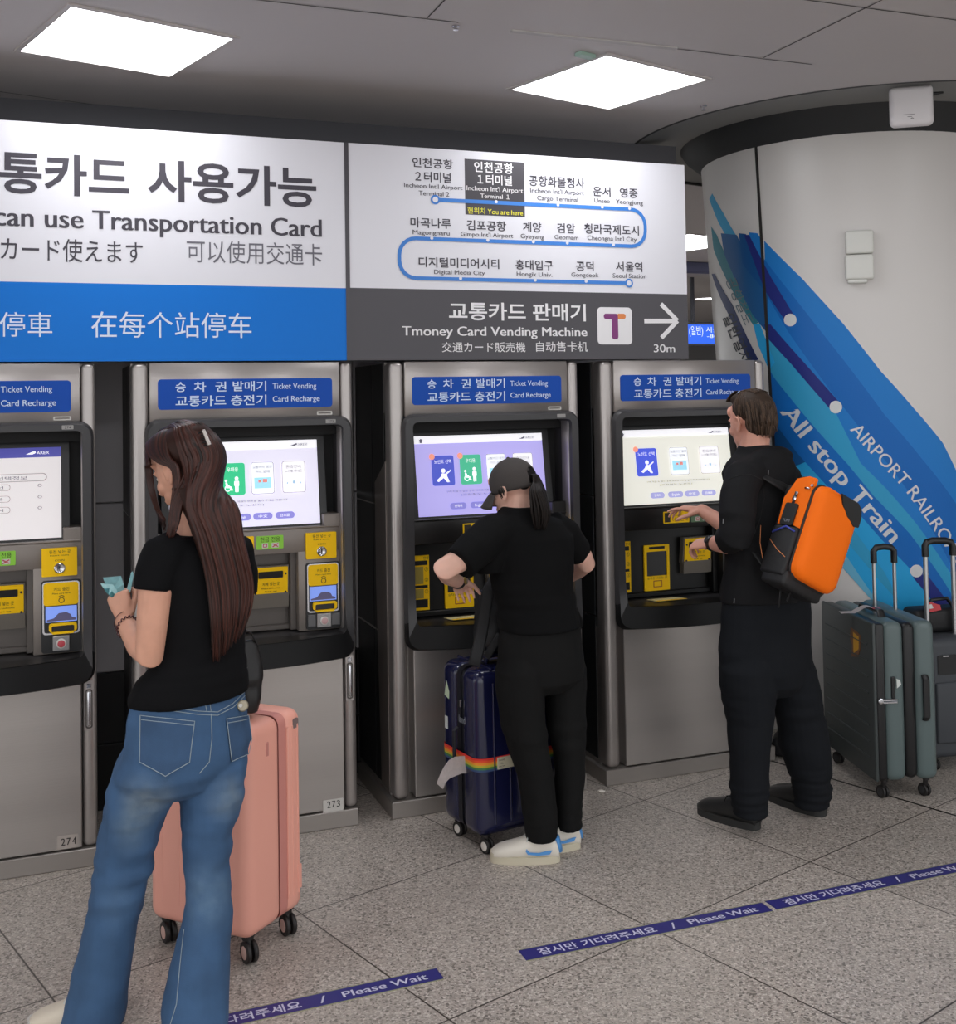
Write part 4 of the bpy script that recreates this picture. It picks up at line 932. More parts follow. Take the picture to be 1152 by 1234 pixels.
# telescopic handle
def trolley(parent, x, ya, yb, z0, z1, rad, grip_m, nm='trolley_handle', rx=0):
    bm = BM()
    for y in (ya, yb): tube(bm, [(x, y, z0), (x + rx, y, z1)], rad, 12)
    th = obj(nm, bm, mat('aluminium tube', (196, 196, 198), .28, metal=.9), parent, smooth=True)
    bm = BM(); g = rad * 1.75
    tube(bm, [(x + rx * .93, ya, z1 - .055), (x + rx, ya, z1), (x + rx, ya + (yb - ya) * .15, z1 + .016), (x + rx, ya + (yb - ya) * .5, z1 + .02), (x + rx, ya + (yb - ya) * .85, z1 + .016), (x + rx, yb, z1), (x + rx * .93, yb, z1 - .055)], g, 12)
    obj('grip', bm, grip_m, th, smooth=True)
    return th
trolley(gg, ox + W_ * .50, oy - T_ * .50, oy - T_ * .84, Z1 - .02, 1.035, .0085, M_BLK)
bm = BM(); tube(bm, [(ox + .12, oy - T_ * .36, Z1 - .002), (ox + .14, oy - T_ * .36, Z1 + .024), (ox + .32, oy - T_ * .36, Z1 + .024), (ox + .34, oy - T_ * .36, Z1 - .002)], [(.018, .008)] * 4, 10, ref=(0, 1, 0)); obj('top_handle', bm, M_BLK, gg, smooth=True)
bm = BM(); pr = []
for k in range(13):
    u = k / 12; pr.append((bm.verts.new((ox + .17 + .005 * sin(u * 9), oy - T_ * .40 + .175 * u, Z1 + .012 + .03 * sin(pi * min(u * 1.5, 1)) * (1 - u * .6))), bm.verts.new((ox + .205, oy - T_ * .40 + .175 * u, Z1 + .016 + .03 * sin(pi * min(u * 1.5, 1)) * (1 - u * .6)))))
for a, b in zip(pr, pr[1:]): bm.faces.new((a[0], b[0], b[1], a[1]))
bmesh.ops.solidify(bm, geom=bm.faces[:], thickness=.0008)
bt_ = obj('baggage_tag', bm, mat('white tag paper', (224, 214, 212), .6), gg, smooth=True)
bm = BM(); box(bm, ox + .168, ox + .207, oy - T_ * .42, oy - T_ * .30, Z1 + .028, Z1 + .031, .001, 1); obj('tag_stripe', bm, M_RED, bt_)
for (x, y) in ((0.0, -.010), (0.0, -T_ + .085), (W_ - .09, -.010), (W_ - .09, -T_ + .085)):
    caster(gg, x, y, Z0 + .006, .027, M_TYRE, mat('dark hub', (48, 48, 50), .5), radians(-72))

# ---- dark grey case at the right edge, black bag strapped on top
P0 = atz(1112, 940)
gx = empty('suitcase', (P0.x + .08, P0.y + .03, 0), 'dark grey suitcase at the right edge of the photo with its pull handle raised', 'suitcase', rz=radians(-10))
M_DG = mat('dark grey fabric shell', (62, 65, 70), .6, bump=.05, bump_scale=400)
W_, T_, Z0, Z1 = .46, .27, .07, .615
bm = BM(); box(bm, 0, W_, 0, T_, Z0, Z1, .035, 5); obj('body', bm, M_DG, gx, smooth=50)
bm = BM(); box(bm, .03, W_ - .03, -.012, .02, .14, .42, .012, 3); obj('front_pocket', bm, M_DG, gx, smooth=50)
bm = BM(); plate(bm, rrect(.045, .155, .455, .545, .01), -.004, .01); rc = obj('handle_recess', bm, M_BLK, gx)
bm = BM(); box(bm, .07, .10, -.007, -.003, .538, .543); obj('zip_pull', bm, M_CHROME, rc)
for x, y in ((.06, .06), (W_ - .06, .06), (.06, T_ - .06), (W_ - .06, T_ - .06)): caster(gx, x, y, Z0 + .006, .026, M_TYRE, MATS['dark hub'], radians(20))
bm = BM()
for x in (.062, .205): tube(bm, [(x, T_ - .17, Z1 - .02), (x, T_ - .17, 1.03)], .0115, 12)
for x in (.062, .205): tube(bm, [(x, T_ - .17, .90), (x, T_ - .17, .905)], .0135, 12)
th = obj('trolley_handle', bm, MATS['aluminium tube'], gx, smooth=True)
bm = BM(); y = T_ - .17
tube(bm, [(.062, y, .985), (.062, y, 1.035), (.072, y, 1.052), (.10, y, 1.058), (.167, y, 1.056), (.195, y, 1.048), (.205, y, 1.03), (.205, y, .985)], .0165, 12); obj('grip', bm, M_BLK, th, smooth=True)
kb = empty('carry_bag', (gx.location.x, gx.location.y, Z1), 'black soft bag lying on top of the dark grey suitcase', 'bag', rz=radians(-10))
bm = BM(); box(bm, .02, W_ - .02, T_ - .145, T_ - .01, .001, .115, .03, 4); obj('body', bm, mat('black nylon', (22, 22, 24), .6, bump=.15, bump_scale=40), kb, smooth=50)
bm = BM(); tube(bm, [(.09, T_ - .11, .10), (.12, T_ - .12, .155), (.20, T_ - .12, .160), (.25, T_ - .11, .10)], .009, 8); obj('handle', bm, M_BLK, kb, smooth=True)
bm = BM(); plate(bm, [(.065, .10), (.15, .112), (.145, .135), (.10, .150), (.06, .145)], T_ - .15, T_ - .148); tg_ = obj('red_tag', bm, mat('red tag', (196, 64, 70), .5), kb)
bm = BM(); plate(bm, [(.075, .118), (.11, .122), (.10, .142), (.075, .138)], T_ - .1508, T_ - .1502); obj('white_panel', bm, M_STK, tg_)

# ---- black bag lying behind the legs at the foot of the column
P = atz(958, 917)
bb = empty('travel_bag', (P.x, P.y + .02, 0), 'low black bag on the floor behind the legs of the person with the orange backpack', 'bag', rz=radians(-42))
bm = BM(); box(bm, -.10, .12, .0, .16, .001, .095, .03, 4); obj('body', bm, MATS['black nylon'], bb, smooth=50)
bm = BM(); tube(bm, [(-.05, .06, .085), (-.03, .06, .115), (.06, .06, .115), (.08, .06, .085)], .008, 8); obj('handle', bm, M_BLK, bb, smooth=True)

# ---- small things on the floor
M_TAPE = mat('navy floor tape', (52, 50, 122), .4, spec=.4); M_TLET = mat('tape lettering', (206, 206, 226), .5); M_TEDGE = mat('pale green tape edge', (150, 152, 120), .5)
def tape(x0, x1, y0, label, y1=None, h=.068):
    y1 = y0 if y1 is None else y1
    t = empty('floor_tape', (x0, y0, 0), label, 'floor sign', 'please wait tapes on the floor', rz=atan2(y1 - y0, x1 - x0)); L = hypot(x1 - x0, y1 - y0)
    bm = BM(); plate(bm, [(0, 0), (L, 0), (L, h), (0, h)], .0012, .0002, fmap=lambda x, y, z: (x, z, y)); obj('film', bm, M_TAPE, t)
    bm = BM()
    for z in (-.0045, h): plate(bm, [(0, z), (L, z), (L, z + .0045), (0, z + .0045)], .0011, .0002, fmap=lambda x, y, z: (x, z, y))
    obj('edge', bm, M_TEDGE, t)
    k = L / .90
    letters([('잠시만 기다려주세요', .055 * k, .47 * k, h * .17, h * .80, .016), ('/', .525 * k, .545 * k, h * .2, h * .78, .01), ('Please Wait', .595 * k, .855 * k, h * .24, h * .76, .02)], M_TLET, t, fmap=lambda x, z: (x, z, .0016))
tape(1.390, 2.300, 3.316, 'navy floor tape in the middle of the three, reading please wait in Korean and English', 3.302)
tape(2.318, 3.228, 3.306, 'rightmost of the three navy floor tapes, running out of the photo', 3.300)
tape(.205, 1.115, 3.292, 'navy floor tape ending under the foot of the person in jeans', 3.312)
P = atz(725, 955)
bm = BM(); bmesh.ops.create_icosphere(bm, subdivisions=2, radius=.012)
for v in bm.verts: v.co *= (1 + .5 * noise.noise(v.co * 90)); v.co.z = max(v.co.z * .55 + .006, 0)
for v in bm.verts: v.co.x *= 1.4
tag(obj('paper_scrap', bm, mat('crumpled white paper', (226, 220, 210), .7), None, True, (P.x, P.y, 0)), 'tiny crumpled white paper scrap on the floor beside the rightmost machine plinth', 'litter')
# ------------------------------------------------------------------ people: tools
def shaft(bm, rings, n=20, sup=1.0):
    """closed skin over rings (centre, side vector, depth vector)"""
    R = []
    for c, a, b in rings:
        c, a, b = Vector(c), Vector(a), Vector(b); row = []
        for k in range(n):
            t = 2 * pi * k / n; ct, st_ = cos(t), sin(t)
            if sup != 1.0: ct = abs(ct) ** sup * (1 if ct > 0 else -1); st_ = abs(st_) ** sup * (1 if st_ > 0 else -1)
            row.append(bm.verts.new(c + a * ct + b * st_))
        R.append(row)
    for i in range(len(R) - 1):
        for k in range(n): bm.faces.new((R[i][k], R[i][(k + 1) % n], R[i + 1][(k + 1) % n], R[i + 1][k]))
    bm.faces.new(R[0][::-1]); bm.faces.new(R[-1])
def limb(bm, pts, rads, n=14):
    tube(bm, pts, rads, n); 
    for p, r in ((pts[0], rads[0]), (pts[-1], rads[-1])):
        r = r if not isinstance(r, (tuple, list)) else min(r)
        ellipsoid(bm, p, (Vector((r, 0, 0)), Vector((0, r, 0)), Vector((0, 0, r))), 12)
def fuse(name, bm, voxel, mats, parent, base, smooth=4, folds=None, label=None):
    """melt overlapping shapes into one continuous skin; folds = list of (amplitude, scale xyz, seed, z range or None)"""
    bmesh.ops.recalc_face_normals(bm, faces=bm.faces[:])
    me = bpy.data.meshes.new(name); bm.to_mesh(me); bm.free()
    t = bpy.data.objects.new(name, me); COL.objects.link(t)
    r = t.modifiers.new('r', 'REMESH'); r.mode = 'VOXEL'; r.voxel_size = voxel; r.use_smooth_shade = True
    s = t.modifiers.new('s', 'SMOOTH'); s.factor = 0.5; s.iterations = smooth
    bpy.context.view_layer.update()
    m2 = bpy.data.meshes.new_from_object(t.evaluated_get(bpy.context.evaluated_depsgraph_get()))
    bpy.data.objects.remove(t); bpy.data.meshes.remove(me)
    m2.name = name
    if folds:
        no = [v.normal.copy() for v in m2.vertices]
        for v, nn in zip(m2.vertices, no):
            d = 0.0
            for amp, sc, seed, zr in folds:
                k = 1.0
                if zr:
                    za, zb_ = zr; k = max(0.0, 1 - abs((v.co.z - (za + zb_) / 2) / ((zb_ - za) / 2)) ** 2)
                if k <= 0: continue
                q = Vector((v.co.x * sc[0] + seed * 7.3, v.co.y * sc[1] + seed * 3.1, v.co.z * sc[2] + seed))
                h = noise.noise(q); h = (1 - abs(h) * 2.2) if amp < 0 else h
                d += abs(amp) * k * h
            v.co += nn * d
    hit = BVHTree.FromPolygons([v.co.copy() for v in m2.vertices], [tuple(p.vertices) for p in m2.polygons])
    for v in m2.vertices: v.co -= Vector(base)
    m2.materials.clear()
    for m in (mats if isinstance(mats, (list, tuple)) else [mats]): m2.materials.append(m)
    m2.polygons.foreach_set('use_smooth', [True] * len(m2.polygons))
    o = bpy.data.objects.new(name, m2); COL.objects.link(o); o.parent = parent
    if label: o['label'] = label
    return o, hit
def on_skin(hit, x, y, off=0.0):
    d = ray(x, y).normalized(); h = hit.ray_cast(CAM_P, d, 30)
    if h[0] is None: return None
    return h[0] + (h[1] if h[1].dot(d) < 0 else -h[1]) * off
def patch(name, hit, pts, off, m, parent, base, edge=4.0):
    """cloth patch sewn on a garment: outline in photograph points, laid on the skin"""
    bm = BM(); vs = [bm.verts.new((x, y, 0)) for x, y in pts]
    bmesh.ops.triangle_fill(bm, edges=[bm.edges.new((vs[i], vs[(i + 1) % len(vs)])) for i in range(len(vs))], use_beauty=True)
    for _ in range(7):
        le = [e for e in bm.edges if e.calc_length() > edge]
        if not le: break
        bmesh.ops.subdivide_edges(bm, edges=le, cuts=1); bmesh.ops.triangulate(bm, faces=bm.faces[:])
    bad = []
    for v in bm.verts:
        p = on_skin(hit, v.co.x, v.co.y, off)
        if p is None: bad.append(v)
        else: v.co = p - Vector(base)
    bmesh.ops.delete(bm, geom=bad, context='VERTS')
    bmesh.ops.recalc_face_normals(bm, faces=bm.faces[:])
    return obj(name, bm, m, parent, smooth='full')
def seam(name, hit, paths, rad, m, parent, base, off=0.0005, step=3.0):
    bm = BM()
    for pts in paths:
        P = []
        for a, b in zip(pts, pts[1:]):
            n_ = max(1, int(hypot(b[0] - a[0], b[1] - a[1]) / step))
            for k in range(n_): P.append((a[0] + (b[0] - a[0]) * k / n_, a[1] + (b[1] - a[1]) * k / n_))
        P.append(pts[-1])
        Q = [q - Vector(base) for q in (on_skin(hit, x, y, off) for x, y in P) if q is not None]
        if len(Q) > 1: tube(bm, Q, rad, 6)
    return obj(name, bm, m, parent, smooth='full')
def frame3(fwd, up=(0, 0, 1)):
    f = Vector(fwd).normalized(); r = f.cross(Vector(up)).normalized(); u = r.cross(f)
    return r, f, u
def add_head(bm, c, fwd, k=1.0, roll=0.0, nose=1.0):
    """skull, face and ears about the point c (between the ears); returns a function from local to world"""
    r, f, u = frame3(fwd)
    if roll: 
        r, u = r * cos(roll) + u * sin(roll), -r * sin(roll) + u * cos(roll)
    c = Vector(c)
    def L(x, y, z): return c + (r * x + f * y + u * z) * k
    def E(p, ax, n=18): ellipsoid(bm, L(*p), (r * ax[0] * k, f * ax[1] * k, u * ax[2] * k), n)
    E((0, -.012, .035), (.076, .096, .088), 24); E((0, .024, -.005), (.068, .066, .085)); E((0, .034, -.055), (.054, .056, .055)); E((0, .045, -.088), (.036, .042, .028)); E((0, .078, -.098), (.018, .015, .016))
    E((.035, .055, -.03), (.026, .030, .026)); E((-.035, .055, -.03), (.026, .030, .026))
    E((0, .078, .016), (.05, .016, .010)); E((0, .078, .05), (.05, .02, .03))
    tube(bm, [L(0, .086, .008), L(0, .100, -.018), L(0, .110 * (1 + .02 * nose), -.034), L(0, .098, -.044)], [.008 * k, .010 * k, .012 * k, .008 * k], 10)
    E((.011, .096, -.038), (.009, .010, .008), 10); E((-.011, .096, -.038), (.009, .010, .008), 10)
    E((0, .090, -.064), (.023, .008, .0055), 12); E((0, .088, -.074), (.020, .008, .006), 12)
    for s in (-1, 1):
        tube(bm, [L(s * .074, .012, -.028), L(s * .080, .010, .004), L(s * .084, -.006, .020), L(s * .086, -.020, .012), L(s * .083, -.020, -.012), L(s * .078, -.006, -.034), L(s * .074, .006, -.040)],
             [.005 * k, .0055 * k, .006 * k, .006 * k, .0055 * k, .007 * k, .006 * k], 8)
        E((s * .076, -.002, -.006), (.006, .016, .024), 10)
    return L
def add_hand(bm, wrist, d, n, side, k=1.0, curl=(20, 25, 20), spread=0.10, thumb=(.5, .75, .3), fcurl=None, wr=.024):
    """hand from the wrist along d, palm facing n, thumb on the side given by +1 / -1 of d x n"""
    W = Vector(wrist); d = Vector(d).normalized(); n = (Vector(n) - d * d.dot(Vector(n))).normalized(); s = d.cross(n) * side
    def P(a, b, c): return W + (d * a + s * b + n * c) * k
    shaft(bm, [(P(-.01, 0, 0), s * wr * k, n * .019 * k), (P(.02, .002, 0), s * .029 * k, n * .017 * k), (P(.055, .002, 0), s * .040 * k, n * .015 * k), (P(.082, 0, 0), s * .041 * k, n * .0125 * k), (P(.092, 0, 0), s * .034 * k, n * .009 * k)], 16)
    tips = []
    for i, (b, L_, r0) in enumerate(((.031, .070, .0090), (.0105, .079, .0093), (-.0105, .073, .0088), (-.030, .056, .0078))):
        cu = (fcurl[i] if fcurl else curl)
        a = P(.082 - abs(b) * .15, b, .0); sp = d + s * (b / .03 * spread); sp.normalize(); pts = [P(.060, b * .9, 0), a]; ang = 0; rad = [r0 * k * .9, r0 * k]
        for j, fr in enumerate((.45, .30, .25)):
            ang += radians(cu[j]); v = sp * cos(ang) + n * sin(ang); a = a + v * L_ * fr * k; pts.append(a); rad.append(r0 * k * (1 - .12 * (j + 1)))
        limb(bm, pts, rad, 10); tips.append(a)
    b0 = P(.018, .026, .006); t = (d * thumb[0] + s * thumb[1] + n * thumb[2]).normalized(); b1 = b0 + t * .042 * k
    t2 = (t + d * .5 + n * .15 - s * .25).normalized(); b2 = b1 + t2 * .030 * k; b3 = b2 + (t2 + n * .2).normalized() * .024 * k
    limb(bm, [P(.008, .012, .003), b0, b1, b2, b3], [.014 * k, .015 * k, .0105 * k, .0098 * k, .0078 * k], 10)
    return tips, b3
def make_eyes(parent, base, L, k=1.0):
    for s in (-1, 1):
        bm = BM(); c = L(s * .030, .074, -.002) - Vector(base)
        ellipsoid(bm, c, (Vector((.0115, 0, 0)), Vector((0, .0115, 0)), Vector((0, 0, .0085))), 12)
        e_ = obj('eye', bm, mat('eye white', (214, 208, 202), .25), parent, smooth='full')
        f_ = (L(0, .1, 0) - L(0, 0, 0)).normalized(); bm = BM(); lathe(bm, [(.0055, 0), (.004, .0016), (.001, .002)], c + f_ * .0108, f_, 12); obj('iris', bm, mat('dark iris', (40, 28, 22), .2), e_, smooth='full')
def shoe(parent, base, heel, toe, hw, m_up, m_sole, hgt=.085, m_lace=None, extra=None, sole_h=.028):
    """one shoe from heel to toe on the floor: upper, sole, laces"""
    H = Vector(heel); T = Vector(toe); d = (T - H); L_ = d.length; d.normalize(); s = Vector((d.y, -d.x, 0)); up = Vector((0, 0, 1)); B = Vector(base)
    def Q(t, b, z): return H + d * (t * L_) + s * b + up * z - B
    prof = [(.0, .55, .60), (.03, .72, .86), (.12, .84, 1.0), (.25, .88, 1.02), (.36, .90, .98), (.48, .95, .88), (.60, 1.0, .78), (.74, 1.02, .68), (.86, .94, .60), (.95, .72, .50), (1.0, .38, .38)]
    bm = BM(); shaft(bm, [(Q(t, 0, (sole_h * .5 + hgt * z) / 2), s * hw * w_, up * (hgt * z - sole_h * .5) / 2) for t, w_, z in prof], 20, .8)
    bmesh.ops.recalc_face_normals(bm, faces=bm.faces[:])
    u = obj('shoe', bm, m_up, parent, smooth='full')
    bm = BM(); ol = []
    N_ = 26
    for k in range(N_):
        a = 2 * pi * k / N_; t = .5 - .515 * cos(a); wd = hw * 1.06 * (abs(sin(a)) ** .62) * (1 if sin(a) > 0 else -1) * (.88 + .14 * min(max(t, 0), 1)); ol.append((t, wd))
    lo = [bm.verts.new(Q(t, b * .97, .0)) for t, b in ol]; hi = [bm.verts.new(Q(t, b, sole_h + .010 * max(0, t - .8) * 5)) for t, b in ol]
    for k in range(N_): bm.faces.new((lo[k], lo[(k + 1) % N_], hi[(k + 1) % N_], hi[k]))
    bm.faces.new(lo[::-1]); bm.faces.new(hi)
    obj('sole', bm, m_sole, u, smooth=50)
    if m_lace:
        bm = BM()
        for k in range(5):
            t = .43 + .065 * k; z = hgt * (.92 - .085 * k)
            tube(bm, [Q(t, -hw * .42, z - .008), Q(t + .01, -hw * .2, z + .003), Q(t + .01, hw * .2, z + .003), Q(t, hw * .42, z - .008)], .0028, 6)
        tube(bm, [Q(.43, -.004, hgt * .95), Q(.45, -hw * .6, hgt * .98), Q(.47, -hw * .8, hgt * .80)], .0022, 6)
        obj('laces', bm, m_lace, u, smooth='full')
    return u, Q
def skin(name, rgb):
    m = mat(name, rgb, .5, spec=.4, noise_amt=.05, noise_scale=24)
    b = m.node_tree.nodes['Principled BSDF']; b.inputs['Subsurface Weight'].default_value = .12; b.inputs['Subsurface Radius'].default_value = (.012, .006, .004); b.inputs['Subsurface Scale'].default_value = .5
    return m
def strand_mat(name, dark, light, rough=.38, spec=.35):
    """hair: colour varies from strand to strand"""
    m = bpy.data.materials.new(name); m.use_nodes = True; nt = m.node_tree; b = nt.nodes['Principled BSDF']
    ai = nt.nodes.new('ShaderNodeAttribute'); ai.attribute_name = 'strand'
    r = nt.nodes.new('ShaderNodeValToRGB'); r.color_ramp.elements[0].color = lin(dark); r.color_ramp.elements[1].color = lin(light)
    nt.links.new(ai.outputs['Fac'], r.inputs[0]); nt.links.new(r.outputs[0], b.inputs['Base Color']); b.inputs['Roughness'].default_value = rough; b.inputs['Specular IOR Level'].default_value = spec
    return m
def locks(name, strands, m, parent, base, n=6):
    """strands: list of (points, radii (wide, thin), side reference)"""
    bm = BM(); lay = bm.faces.layers.float.new('tmp'); B = Vector(base)
    for pts, rads, ref in strands:
        P = []
        for i in range(len(pts) - 1):                       # Catmull-Rom through the control points
            p0 = Vector(pts[max(i - 1, 0)]); p1 = Vector(pts[i]); p2 = Vector(pts[i + 1]); p3 = Vector(pts[min(i + 2, len(pts) - 1)])
            for k in range(5):
                t = k / 5; P.append(.5 * ((2 * p1) + (p2 - p0) * t + (2 * p0 - 5 * p1 + 4 * p2 - p3) * t * t + (3 * p1 - p0 - 3 * p2 + p3) * t ** 3))
        P.append(Vector(pts[-1])); M_ = len(P)
        rr = []
        for i in range(M_):
            u = i / (M_ - 1) * (len(rads) - 1); j = min(int(u), len(rads) - 2); f = u - j
            rr.append(tuple(max(a + (b - a) * f, .0004) for a, b in zip(rads[j], rads[j + 1])))
        nf = len(bm.faces)
        tube(bm, [p - B for p in P], rr, n, ref=ref)
        bm.faces.ensure_lookup_table(); q = random.random()
        for f in bm.faces[nf:]: f[lay] = q
    bmesh.ops.recalc_face_normals(bm, faces=bm.faces[:])
    vals = [f[lay] for f in bm.faces]; bm.faces.layers.float.remove(lay)
    o = obj(name, bm, m, parent, smooth='full', recalc=False)
    at_ = o.data.attributes.new('strand', 'FLOAT', 'FACE'); at_.data.foreach_set('value', vals)
    return o
# ------------------------------------------------------------------ people
def RP(xc, y, Y, hw, b, fwd):
    """body ring from its middle and half width in the photograph, its depth radius and the way the body faces"""
    c = at(xc, y, Y); v = Vector((c.x, c.y, 0)).normalized(); pp = Vector((v.y, -v.x, 0)); f = Vector((fwd[0], fwd[1], 0)).normalized(); r = Vector((f.y, -f.x, 0))
    a = sqrt(max((hw / ppm(c)) ** 2 - (f.dot(pp) * b) ** 2, (.35 * hw / ppm(c)) ** 2)) / max(r.dot(pp), .3)
    return (c, r * a, f * b)
def RV(xc, y, Y, hw, b):
    """ring seen square-on: half width in the photograph, depth radius"""
    c = at(xc, y, Y); v = Vector((c.x, c.y, 0)).normalized()
    return (c, Vector((v.y, -v.x, 0)) * (hw / ppm(c)), v * b)
def legs(rows, Y0, Y9):
    n_ = len(rows); return [RV(c, y, Y0 + (Y9 - Y0) * i / (n_ - 1), hw, b) for i, (y, c, hw, b) in enumerate(rows)]
def add_leg(bm, pts, rr, heel, d):
    """leg and foot: hip and knee points, then the ankle over the heel and the foot inside the shoe"""
    h = Vector(heel); d = Vector(d).normalized()
    limb(bm, list(pts) + [h + d * .045 + Vector((0, 0, .11)), h + d * .045 + Vector((0, 0, .055)), h + d * .10 + Vector((0, 0, .042)), h + d * .185 + Vector((0, 0, .030))], list(rr) + [.031, .026, .024, .015])
SKIN1 = skin('warm skin', (214, 160, 136)); SKIN2 = skin('fair skin', (222, 176, 158)); SKIN3 = skin('ruddy skin', (216, 158, 138))
TEE1 = mat('black jersey', (15, 15, 17), .9, spec=.15, bump=.08, bump_scale=350); TEE2 = mat('black cotton', (14, 14, 15), .9, spec=.15, bump=.08, bump_scale=350)
TRO2 = mat('faded black cotton', (24, 24, 24), .9, spec=.15, bump=.1, bump_scale=300); JACK = mat('black soft shell', (22, 22, 24), .8, spec=.2, bump=.06, bump_scale=420); TRO3 = mat('charcoal twill', (25, 27, 31), .9, spec=.15, bump=.1, bump_scale=420)
def denim():
    m = mat('worn blue denim', (57, 88, 124), .85, noise_amt=.16, noise_scale=9, bump=.12, bump_scale=420)
    nt = m.node_tree; b = nt.nodes['Principled BSDF']; src = b.inputs['Base Color'].links[0].from_socket
    tc = nt.nodes.new('ShaderNodeTexCoord'); last = src
    ns = nt.nodes.new('ShaderNodeTexNoise'); ns.inputs['Scale'].default_value = 26; ns.inputs['Detail'].default_value = 6; nt.links.new(tc.outputs['Object'], ns.inputs['Vector'])
    for P_, rad, col in FADES:
        d = nt.nodes.new('ShaderNodeVectorMath'); d.operation = 'DISTANCE'; nt.links.new(tc.outputs['Object'], d.inputs[0]); d.inputs[1].default_value = P_
        r = nt.nodes.new('ShaderNodeMapRange'); r.interpolation_type = 'SMOOTHSTEP'; r.inputs['From Min'].default_value = 0; r.inputs['From Max'].default_value = rad; r.inputs['To Min'].default_value = .75; r.inputs['To Max'].default_value = 0; nt.links.new(d.outputs['Value'], r.inputs['Value'])
        k = nt.nodes.new('ShaderNodeMath'); k.operation = 'MULTIPLY'; nt.links.new(r.outputs[0], k.inputs[0]); nt.links.new(ns.outputs['Fac'], k.inputs[1])
        mx = nt.nodes.new('ShaderNodeMix'); mx.data_type = 'RGBA'; nt.links.new(k.outputs[0], mx.inputs[0]); nt.links.new(last, mx.inputs[6]); mx.inputs[7].default_value = lin(col); last = mx.outputs[2]
    nt.links.new(last, b.inputs['Base Color'])
    return m

# ---- person with long hair and flared jeans
Y1 = 3.24; F1 = Vector((-.423, .906, 0)); DY1 = .12; at0 = at
def at(x, y, Y): return at0(x, y, Y + DY1)
B1 = Vector((at(200, 900, Y1).x, Y1 + DY1, 0))
p1 = empty('person', B1, 'person with long brown hair, black top and flared blue jeans, holding banknotes', 'person')
def R1(xc, y, hw, b, Y=Y1): return RP(xc, y, Y, hw, b, F1)
bm = BM()
HC1 = at(224, 565, 3.29); L1 = add_head(bm, HC1, Vector((-.62, .68, -.36)), 1.02, roll=0.0)
neck = at(234, 642, 3.25); limb(bm, [L1(0, -.02, -.05), (L1(0, -.02, -.05) + neck) / 2, neck, at(236, 660, 3.24)], [.050, .047, .052, .06])
shaft(bm, [R1(237, 650, 38, .06), R1(238, 668, 50, .08), R1(241, 700, 48, .088), R1(242, 760, 44, .085), R1(240, 800, 45, .085), R1(232, 840, 56, .10), R1(227, 895, 62, .10), R1(222, 928, 48, .08)])
wr1 = at(149, 748, 3.37)
limb(bm, [at(205, 664, 3.19), at(194, 676, 3.165), at(187, 712, 3.155), at(183, 755, 3.155), at(180, 790, 3.16), at(169, 778, 3.23), wr1], [.045, .05, .047, .043, .040, .038, .025], 16)
tips1, th1 = add_hand(bm, wr1, (-.20, .30, .93), (.55, .80, -.1), -1, .92, thumb=(.85, .35, .45), fcurl=[(48, 70, 45), (58, 75, 45), (65, 75, 45), (70, 75, 45)], wr=.024)
wr1b = at(268, 812, 3.47)
limb(bm, [at(268, 664, 3.31), at(280, 676, 3.35), at(278, 720, 3.38), at(272, 765, 3.37), at(270, 792, 3.42), wr1b], [.045, .05, .045, .04, .034, .025], 16)
add_hand(bm, wr1b, (.25, .9, -.2), (-.1, -.2, -.95), 1, .92, curl=(35, 40, 30))
HL1 = Vector((at0(135, 1230, 3.45).x, 3.45, 0)); HR1 = Vector((at0(238, 1240, 3.25).x, 3.25, 0)); DL1 = Vector((-.222, .04, 0)); DR1 = Vector((.035, .25, 0))
add_leg(bm, [at(192, 930, Y1), at(172, 965, Y1), at(149, 1045, 3.29)], [.062, .060, .046], HL1, DL1)
add_leg(bm, [at(248, 930, 3.26), at(254, 965, 3.26), at(250, 1045, 3.21)], [.058, .056, .044], HR1, DR1)
body1, hb1 = fuse('body', bm, .0042, SKIN1, p1, B1, 5)
make_eyes(p1, B1, L1, 1.02)
bm = BM()
shaft(bm, [R1(233, 643, 32, .058), R1(236, 651, 46, .07), R1(238, 662, 56, .088), R1(241, 690, 58, .10), R1(243, 725, 56, .104), R1(243, 760, 53, .10), R1(241, 795, 54, .102), R1(232, 816, 66, .116), R1(229, 832, 71, .122), R1(228, 841, 70, .124)], 28)
tube(bm, [at(212, 660, 3.20), at(196, 668, 3.17), at(187, 690, 3.158), at(183, 712, 3.15)], [.055, .060, .057, .052], 18)
tube(bm, [at(262, 660, 3.28), at(284, 666, 3.35), at(290, 690, 3.38), at(291, 715, 3.39)], [.055, .058, .054, .05], 18)
top1, ht1 = fuse('top', bm, .006, TEE1, p1, B1, 5, [(.004, (9, 9, 16), 3, None), (.006, (5, 5, 34), 8, (.93, 1.10))])
